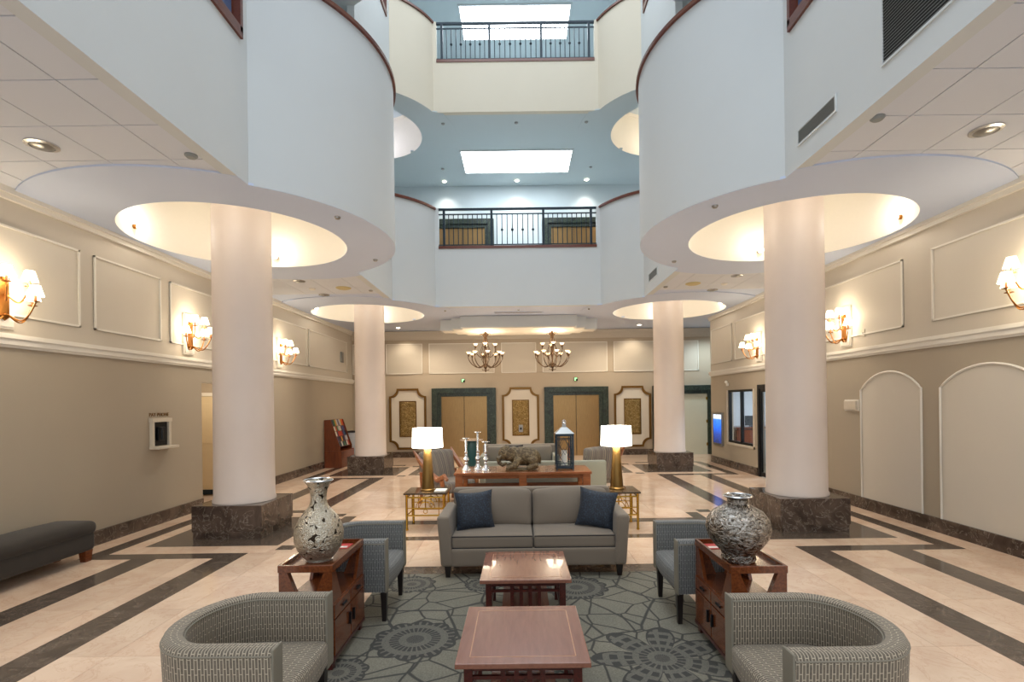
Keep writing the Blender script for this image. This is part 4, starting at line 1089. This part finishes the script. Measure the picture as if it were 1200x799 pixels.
obj('body', b.lathe(prof, n=56, cap=False), 'vase_silver', t, smooth=SM); obj('rim', B().lathe([(.103, .595), (.109, .602), (.103, .608), (.097, .602)], n=40, cap=False), 'silver', t, smooth=SM)
obj('foot', B().lathe([(.09, 0), (.095, .006), (.085, .014)], n=40), 'silver', t, smooth=SM)
t = thing('round_vase', 'squat hammered silver vase with narrow collar on the right tray table', 'vase', (1.575, 3.72, zt_))
prof = [(.11, 0), (.12, .02), (.115, .05), (.12, .07), (.17, .12), (.21, .18), (.226, .24), (.215, .30), (.17, .36), (.10, .40), (.075, .415), (.073, .45), (.10, .47), (.095, .472), (.065, .45)]
obj('body', B().lathe(prof, n=56, cap=False), 'vase_hammered', t, smooth=SM); obj('rim', B().lathe([(.098, .465), (.104, .471), (.098, .477), (.092, .471)], n=40, cap=False), 'silver', t, smooth=SM)
for x, y, lab in ((-1.47, 4.22, 'red and white card on the left tray table'), (1.52, 4.08, 'red and white card on the right tray table')):
    t = thing('card', lab, 'card', (x, y, zt_)); obj('sheet', bx(-.06, .06, -.07, .07, 0, .004), 'red', t); obj('print', bx(-.04, .045, -.05, -.01, .004, .0045), 'paper', t)

# ------------------------------------------------------------------ brass tables and lamps
def brass_table(x, y, lab, w=.64, d=.56):
    t = thing('brass_table', lab, 'table', (x, y, 0), 0, 'brass tube end tables with glass tops')
    obj('top', bx(-w/2, w/2, -d/2, d/2, .535, .56), 'smoked', t, bev=.004, label='dark bronzed glass top')
    lx, ly = w/2-.04, d/2-.04
    for sx in (-1, 1):
        for sy in (-1, 1):
            obj('leg', B().lathe([(.02, 0), (.024, .01), (.018, .03), (.018, .5), (.022, .535)], sx*lx, sy*ly, 0, 14), 'brass', t, smooth=SM)
        obj('side_rail', B().tube([(sx*lx, -ly, .49), (sx*lx, ly, .49)], .01).tube([(sx*lx, -ly, .22), (sx*lx, ly, .22)], .01), 'brass', t, smooth=SM)
    for sy in (-1, 1):
        g_ = B().tube([(-lx, sy*ly, .49), (lx, sy*ly, .49)], .012).tube([(-lx, sy*ly, .22), (lx, sy*ly, .22)], .012).tube([(-lx, sy*ly, .33), (lx, sy*ly, .33)], .007)
        obj('front_rail', g_, 'brass', t, smooth=SM)
        g_ = B()
        for R in (.14, .09): g_.tube([(R*math.cos(PI*i/16), sy*ly, .33+R*math.sin(PI*i/16)) for i in range(17)], .007, 6)
        g_.tube([(0, sy*ly, .33), (0, sy*ly, .47)], .01); g_.tube([(.03*math.cos(2*PI*i/16), sy*ly, .28+.03*math.sin(2*PI*i/16)) for i in range(16)], .006, 6, True)
        for k in (-1, 1): g_.tube([(k*.2, sy*ly, .22), (k*.2, sy*ly, .49)], .007)
        obj('scrollwork', g_, 'brass', t, smooth=SM)
def lamp(x, y, z, lab):
    t = thing('table_lamp', lab, 'lamp', (x, y, z), 0, 'bronze column lamps with white drum shades')
    obj('base', B().lathe([(.115, 0), (.115, .015), (.10, .03), (.055, .66), (.05, .67)], n=36), 'lampbronze', t, smooth=SM, label='tapered brushed bronze base')
    obj('stem', B().lathe([(.012, .66), (.012, .90), (.02, .93)], n=12), 'brass', t, smooth=SM)
    obj('lamp_shade', B().lathe([(.235, .66), (.225, .955)], n=48, cap=False), 'shade', t, smooth=SM, label='glowing white drum shade')
    light('POINT', (x, y, z+.80), 22, (1, .86, .66), .08)
brass_table(-1.43, 7.9, 'brass end table with glass top left of the sofa'); brass_table(1.44, 7.78, 'brass end table with glass top right of the sofa')
lamp(-1.43, 7.9, .56, 'bronze table lamp with glowing white drum shade left of the console'); lamp(1.47, 7.84, .56, 'bronze table lamp with glowing white drum shade right of the console')
t = thing('magazine', 'thin white magazine on the left brass table beside the lamp', 'magazine', (-1.22, 7.85, .56)); obj('pages', bx(-.09, .08, -.12, .12, 0, .012), 'paper', t)

# ------------------------------------------------------------------ console and ornaments
t = thing('console_table', 'long reddish wooden console table behind the taupe sofa', 'table', (.035, 8.42, 0))
obj('top', bx(-1.08, 1.08, -.42, .42, .76, .80), 'consolewood', t, bev=.004)
for x in (-1.0, 0, 1.0):
    for y in (-.36, .36): obj('leg', bx(x-.06, x+.06, y-.05, y+.05, 0, .76), 'consolewood', t, bev=.003)
for y in (-.36, .36):
    for a, c in ((-.94, -.06), (.06, .94)):
        obj('apron', bx(a, c, y-.015, y+.015, .70, .76), 'consolewood', t); obj('stretcher', bx(a, c, y-.02, y+.02, .46, .52), 'consolewood', t)
obj('shelf', bx(-.98, .98, -.32, .32, .12, .15), 'consolewood', t)
def candlestick(x, y, h, lab):
    t = thing('candlestick', lab, 'candlestick', (x, y, .8), 0, 'silver candlesticks on the console')
    obj('foot', B().lathe([(.08, 0), (.08, .015), (.055, .05), (.035, .08), (.02, .10)], n=8), 'silver', t, smooth=SM)
    p = [(.02, .10), (.03, .12), (.018, .14), (.045, .17), (.045, .2), (.018, .235), (.03, .25), (.016, .27), (.028, .30), (.016, .32), (.02, h-.04), (.014, h-.03), (.03, h-.02)]
    obj('stem', B().lathe(p, n=20), 'silver', t, smooth=SM); obj('candle_plate', B().lathe([(.02, h-.02), (.065, h-.008), (.065, h), (.001, h)], n=24), 'silver', t, smooth=SM)
candlestick(-.88, 8.3, .53, 'silver candlestick, leftmost of the three on the console')
candlestick(-.70, 8.42, .62, 'tallest silver candlestick, middle of the three')
candlestick(-.56, 8.27, .47, 'shortest silver candlestick, closest to the elephant')
# lantern
t = thing('lantern', 'tall dark lantern with lattice windows and silver roof on the console', 'lantern', (.72, 8.38, .8))
h0, h1, w = .03, .56, .13
obj('base', B().box(-.14, .14, -.14, .14, .02, .06), 'navy_iron', t, bev=.003); obj('cornice', bx(-.145, .145, -.145, .145, h1-.02, h1+.02), 'navy_iron', t)
for sx in (-1, 1):
    for sy in (-1, 1): obj('post', bx(sx*w-.014, sx*w+.014, sy*w-.014, sy*w+.014, 0, h1), 'navy_iron', t)
for q in range(4):
    m = Matrix.Rotation(q*PI/2, 4, 'Z'); b = B()
    for s in (-1, 1): b.box(s*.085-.006, s*.085+.006, -w-.006, -w+.006, .06, h1-.02)
    b.box(-w, w, -w-.006, -w+.006, .1, .112).box(-w, w, -w-.006, -w+.006, h1-.08, h1-.068)
    for k in range(2):
        zc = .2+k*.17; b.tube([(0, -w, zc-.13), (.075, -w, zc), (0, -w, zc+.13), (-.075, -w, zc)], .006, 5, True)
    obj('lattice', b.tf(m), 'silver' if q == 9 else 'navy_iron', t); obj('pane', bx(-w+.01, w-.01, -w+.008, -w+.011, .06, h1-.02).tf(m), 'glass', t)
obj('candle', B().lathe([(.05, .06), (.05, .3), (.01, .305)], n=20), 'paper', t, smooth=SM)
obj('roof', B().cbox(0, 0, h1+.02, .09, .09, .10, .31, .31).cbox(0, 0, h1+.12, .06, .06, .05, .06, .06), 'chrome', t, label='silver pyramid roof')
obj('finial', B().lathe([(.03, h1+.17), (.035, h1+.19), (.008, h1+.215)], n=14).tube([(.03*math.cos(2*PI*i/16), 0, h1+.205+.03*math.sin(2*PI*i/16)) for i in range(16)], .006, 6, True), 'silver', t, smooth=SM)
# carved elephant, one continuous remeshed body, head to the left
def blob(parts, vox, name, mat, smooth_it=2):
    b = B()
    for p in parts:
        if p[0] == 'e':
            _, c, r, rot = p; st = len(b.v); b.ball((0, 0, 0), 1, 10); b.tf(Matrix.Translation(c) @ Matrix.Rotation(rot, 4, 'Y') @ Matrix.Diagonal((*r, 1)), st)
        else: b.tube(p[1], p[2], 12); b.ball(p[1][0], p[2][0]); b.ball(p[1][-1], p[2][-1])
    me = mesh(b, mat); o = bpy.data.objects.new('tmp', me); C.objects.link(o)
    r = o.modifiers.new('r', 'REMESH'); r.mode = 'VOXEL'; r.voxel_size = vox; s = o.modifiers.new('s', 'SMOOTH'); s.iterations = smooth_it; s.factor = .5
    dg = bpy.context.evaluated_depsgraph_get(); m2 = bpy.data.meshes.new_from_object(o.evaluated_get(dg)); bpy.data.objects.remove(o)
    for p in m2.polygons: p.use_smooth = True
    m2.materials.clear(); m2.materials.append(M[mat]); return m2
P = [('e', (.07, 0, .22), (.25, .15, .155), .05), ('e', (.20, 0, .2), (.14, .15, .15), 0), ('e', (-.10, 0, .25), (.13, .13, .13), 0),
     ('e', (-.22, 0, .27), (.11, .095, .115), .3), ('e', (-.21, 0, .35), (.07, .07, .045), 0), ('e', (-.27, 0, .31), (.05, .06, .06), 0),
     ('t', [(-.29, 0, .27), (-.335, 0, .19), (-.325, -.01, .11), (-.27, -.02, .075), (-.22, -.03, .10)], [.055, .045, .036, .03, .026]),
     ('t', [(-.02, -.13, .16), (-.08, -.15, .07), (-.17, -.15, .045)], [.065, .055, .045]), ('t', [(-.02, .13, .16), (-.08, .15, .07), (-.17, .15, .045)], [.065, .055, .045]),
     ('t', [(.22, -.12, .16), (.27, -.14, .08), (.16, -.16, .045)], [.08, .07, .045]), ('t', [(.22, .12, .16), (.27, .14, .08), (.16, .16, .045)], [.08, .07, .045]),
     ('t', [(.32, 0, .25), (.35, .01, .18), (.34, .02, .1)], [.02, .014, .018]),
     ('e', (-.14, -.115, .27), (.075, .022, .10), .25), ('e', (-.14, .115, .27), (.075, .022, .10), .25)]
me = blob(P, .011, 'elephant', 'carved')
t = thing('elephant_statue', 'carved antique wooden elephant lying on the console, head to the left', 'statue', (-.02, 8.36, .8))
obj('body', me, None, t)
for s in (-1, 1):
    obj('tusk', B().tube([(-.29, s*.055, .24), (-.33, s*.07, .20), (-.36, s*.07, .21)], [.014, .011, .004], 8), 'rope', t, smooth=SM)
    obj('eye', B().ball((-.285, s*.075, .30), .011, 6), 'black', t, smooth=SM)
obj('base', B().rbox(.03, 0, .012, .5, .36, .024, .01), 'carved', t, smooth=SM)

# ------------------------------------------------------------------ bench on the left
t = thing('bench', 'long charcoal upholstered bench with wooden feet against the left wall', 'bench', (-5.57, 5.72, 0))
obj('body', B().rbox(0, 0, .25, .5, 1.38, .24, .05), 'bench', t, smooth=SM)
obj('seat_pad', B().rbox(0, 0, .41, .54, 1.42, .16, .07, (0, 0, .03)), 'bench', t, smooth=SM)
for sx in (-1, 1):
    for sy in (-1, 1): obj('foot', B().cbox(sx*.19, sy*.6, 0, .09, .11, .14, .07, .08), 'cherry', t)
